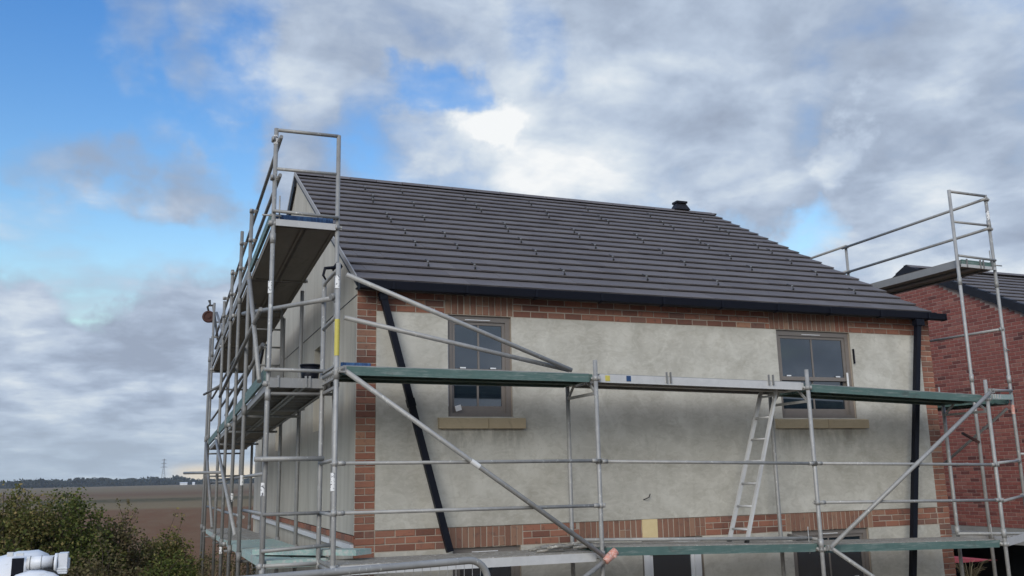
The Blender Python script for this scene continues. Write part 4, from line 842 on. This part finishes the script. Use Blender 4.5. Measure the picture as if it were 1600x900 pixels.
# ------------------------------------------------------------------ hedge bushes
def leaves(m, c, rad, n_, size, rr, flat=1.0):
    for _ in range(n_):
        while True:
            p = Vector((rr.uniform(-1, 1), rr.uniform(-1, 1), rr.uniform(-1, 1)))
            if .25 < p.length < 1: break
        p = c+Vector((p.x*rad[0], p.y*rad[1], p.z*rad[2])); a = Vector((rr.gauss(0, 1), rr.gauss(0, 1), rr.gauss(0, .7))).normalized(); b = a.orthogonal(); b.rotate(Matrix.Rotation(rr.uniform(0, 6.28), 3, a))
        s_ = size*rr.uniform(.6, 1.4); w_ = s_*rr.uniform(.35, .6); m.add([p-a*s_, p+b*w_, p+a*s_, p-b*w_], [(0, 1, 2, 3)])
def bush(x, y, top, wid, dep, label, mat, clumps, per, seed, size=.022):
    rr = random.Random(seed); o = thing('hedge_bush', label, 'bush', 'hedge bushes beyond the site'); g0 = ground_z(x, y); H = top-g0
    st_ = MB(); lf = MB()
    per = int(per*.8); clumps = int(clumps*1.15)
    for k in range(clumps):
        a = rr.uniform(0, 6.28); q = math.sqrt(rr.random()); ex, ey = wid*q*math.cos(a), dep*q*math.sin(a)
        hz_ = H*(1-.30*q*q)*rr.uniform(.70, 1.0) if k % 3 else H*rr.uniform(.25, .75)
        tip = Vector((x+ex, y+ey, g0+hz_)); base = Vector((x+ex*.3, y+ey*.3, g0-.05)); mid = (tip+base)/2+Vector((rr.uniform(-.12, .12), rr.uniform(-.12, .12), .1))
        st_.path([base, mid, tip], [.014, .010, .004], 4, caps=False)
        leaves(lf, tip-Vector((0, 0, .12)), (rr.uniform(.12, .28), rr.uniform(.12, .28), rr.uniform(.14, .30)), per, size, rr)
        if k % 2 == 0:           # a wisp that breaks the outline
            e = tip+Vector((rr.uniform(-.16, .16), rr.uniform(-.1, .1), rr.uniform(.06, .30))); st_.path([tip, e], [.004, .002], 4, caps=False); leaves(lf, e, (.05, .05, .10), per//7, size, rr)
    st_.build('stems', 'twig', o); lf.build('crown', mat, o); return o
bush(-4.55, 4.9, 3.16, .75, .7, 'tall olive green hedge bush at the left edge of the photo', 'leaf_olive', 110, 170, 1)
bush(-3.75, 4.6, 3.06, .70, .6, 'olive bush with brown tips right behind the white machine', 'leaf_olive', 120, 170, 2)
bush(-3.05, 4.8, 2.90, .60, .6, 'dark green middle bush of the hedge left of the scaffold', 'leaf_green', 100, 170, 3)
bush(-2.50, 5.2, 2.55, .5, .5, 'brown thinning bush right of the dark green bush', 'leaf_brown', 75, 130, 4)
bush(-1.85, 6.0, 2.32, .6, .5, 'low yellow-green bush next to the leftmost scaffold posts', 'leaf_olive', 80, 150, 5)
bush(-3.95, 3.4, 2.35, .8, .5, 'low dark bush in front of the hedge at the left edge', 'leaf_green', 80, 150, 6)
bush(-2.70, 3.6, 2.15, .6, .4, 'low brown bush in front of the thinning hedge', 'leaf_brown', 75, 140, 7)
bush(-.75, 9.5, 1.7, .9, .7, 'dry grey-brown bush behind the lower gable deck', 'leaf_brown', 45, 110, 8)
bush(-1.75, 4.4, 1.95, .5, .4, 'small green bush at the foot of the gable scaffold', 'leaf_green', 60, 140, 9)
rr = random.Random(77); m = MB()
for _ in range(2600):
    x, y = rr.uniform(-4.6, -.2), rr.uniform(2.4, 7.0)
    if x > -1.1 and y < 5: continue
    b0 = Vector((x, y, ground_z(x, y))); h0 = rr.uniform(.7, 1.45); l = Vector((rr.gauss(0, .16), rr.gauss(0, .16), h0)); w_ = rr.uniform(.004, .008)
    m.add([b0-Vector((w_, 0, 0)), b0+Vector((w_, 0, 0)), b0+l*.6+Vector((w_*.7, 0, 0)), b0+l, b0+l*.6-Vector((w_*.7, 0, 0))], [(0, 1, 2, 3, 4)])
o = m.build('tall_grass', 'dry_grass'); o['kind'] = 'stuff'; tag(o, 'dry tall grass at the foot of the hedge', 'grass')
# plant in the dark porch of the neighbour
m = MB(); rr = random.Random(3)
for k in range(60):
    a = rr.uniform(0, 6.28); L = rr.uniform(.15, .55); b0 = Vector((13.2, 4.35, .62)); m.path([b0, b0+Vector((.3*math.cos(a)*L, math.sin(a)*L*.7, L*.9)), b0+Vector((.5*math.cos(a)*L, math.sin(a)*L*1.1, L*1.0))], [.006, .005, .003], 4, caps=False)
m.path([(13.2, 4.35, GZ), (13.2, 4.35, .66)], [.13, .17], 12); o = m.build('potted_plant', 'dry_grass'); tag(o, 'pale spiky plant in front of the dark porch of the brick house', 'plant')

# ------------------------------------------------------------------ far plain: tree belt, pylon, sheds
rr = random.Random(21); m = MB()
for _ in range(300):
    az = rr.uniform(-.26, .26); dist = rr.uniform(1150, 1400); x, y = CAM.x+math.sin(az)*dist, CAM.y+math.cos(az)*dist; hh = rr.uniform(5, 12)*(1.0 if az < .03 else .6); wd = rr.uniform(10, 24)
    for k in range(5):
        c = Vector((x+rr.uniform(-wd, wd)*.6, y+rr.uniform(-3, 3), -.5+hh*rr.uniform(.12, .72))); leaves(m, c, (wd*.6, 6, hh*.32), 44, 1.6, rr)
o = m.build('tree_belt', 'far_leaf'); o['kind'] = 'stuff'; tag(o, 'far belt of dark trees along the horizon', 'trees')
py = thing('pylon', 'distant lattice electricity pylon standing above the tree belt', 'pylon')
bx_, by_, H = CAM.x+math.sin(.0148)*1420, CAM.y+math.cos(.0148)*1420, 36.0
m = MB()
def w_at(z): return 3.6-2.6*min(1, z/(H*.62))-.55*max(0, (z-H*.62)/(H*.38))
lv = [0, 5, 9.5, 13.5, 17, 20, 22.5, 25, 27.5, 30, 32.5, 36]
for sx_ in (-1, 1):
    for sy_ in (-1, 1):
        m.path([(bx_+sx_*w_at(z), by_+sy_*w_at(z), z) for z in lv], [.22]*len(lv), 4)
for a, b in zip(lv[:-1], lv[1:]):
    for s_ in (-1, 1):
        m.path([(bx_-w_at(a), by_+s_*w_at(a), a), (bx_+w_at(b), by_+s_*w_at(b), b)], [.14]*2, 4); m.path([(bx_+w_at(a), by_+s_*w_at(a), a), (bx_-w_at(b), by_+s_*w_at(b), b)], [.14]*2, 4)
m.build('tower', 'dull_steel', py)
for z, L in ((24, 5.0), (29, 4.2), (34, 3.4)):
    m = MB(); m.path([(bx_-L, by_, z), (bx_, by_, z+1.0), (bx_+L, by_, z)], [.1, .28, .1], 4); m.path([(bx_-L, by_, z), (bx_+L, by_, z)], [.16]*2, 4); m.build('cross_arm', 'dull_steel', py)
for az, w_, lab in ((.0345, 3.8, 'small white shed on the horizon right of the pylon'), (.0440, 1.3, 'tiny white hut on the horizon, rightmost of the two')):
    s_ = thing('shed', lab, 'shed'); x, y = CAM.x+math.sin(az)*1080, CAM.y+math.cos(az)*1080; part('wall', 'white_frame', s_, (x-w_, x+w_, y, y+5, -.5, 1.7)); m = MB(); m.prism([(y-.3, 1.7), (y+5.3, 1.7), (y+2.5, 2.6)], 'x', x-w_-.2, x+w_+.2); m.build('roof', 'white_frame', s_)

# ------------------------------------------------------------------ the air over the plain
m = MB(); m.box(-1700, 1700, -60, 1700, -2.0, 44.0); hzo = m.build('haze', 'felt'); hzo['kind'] = 'stuff'; hzo.data.materials.clear()
hm = bpy.data.materials.new('haze'); hm.use_nodes = True; ht = hm.node_tree; ht.nodes.clear(); ho = ht.nodes.new('ShaderNodeOutputMaterial'); hv = ht.nodes.new('ShaderNodeVolumePrincipled')
hv.inputs['Color'].default_value = (.80, .88, .96, 1); hv.inputs['Density'].default_value = .00020; hv.inputs['Anisotropy'].default_value = .1
ht.links.new(hv.outputs[0], ho.inputs['Volume']); hzo.data.materials.append(hm)
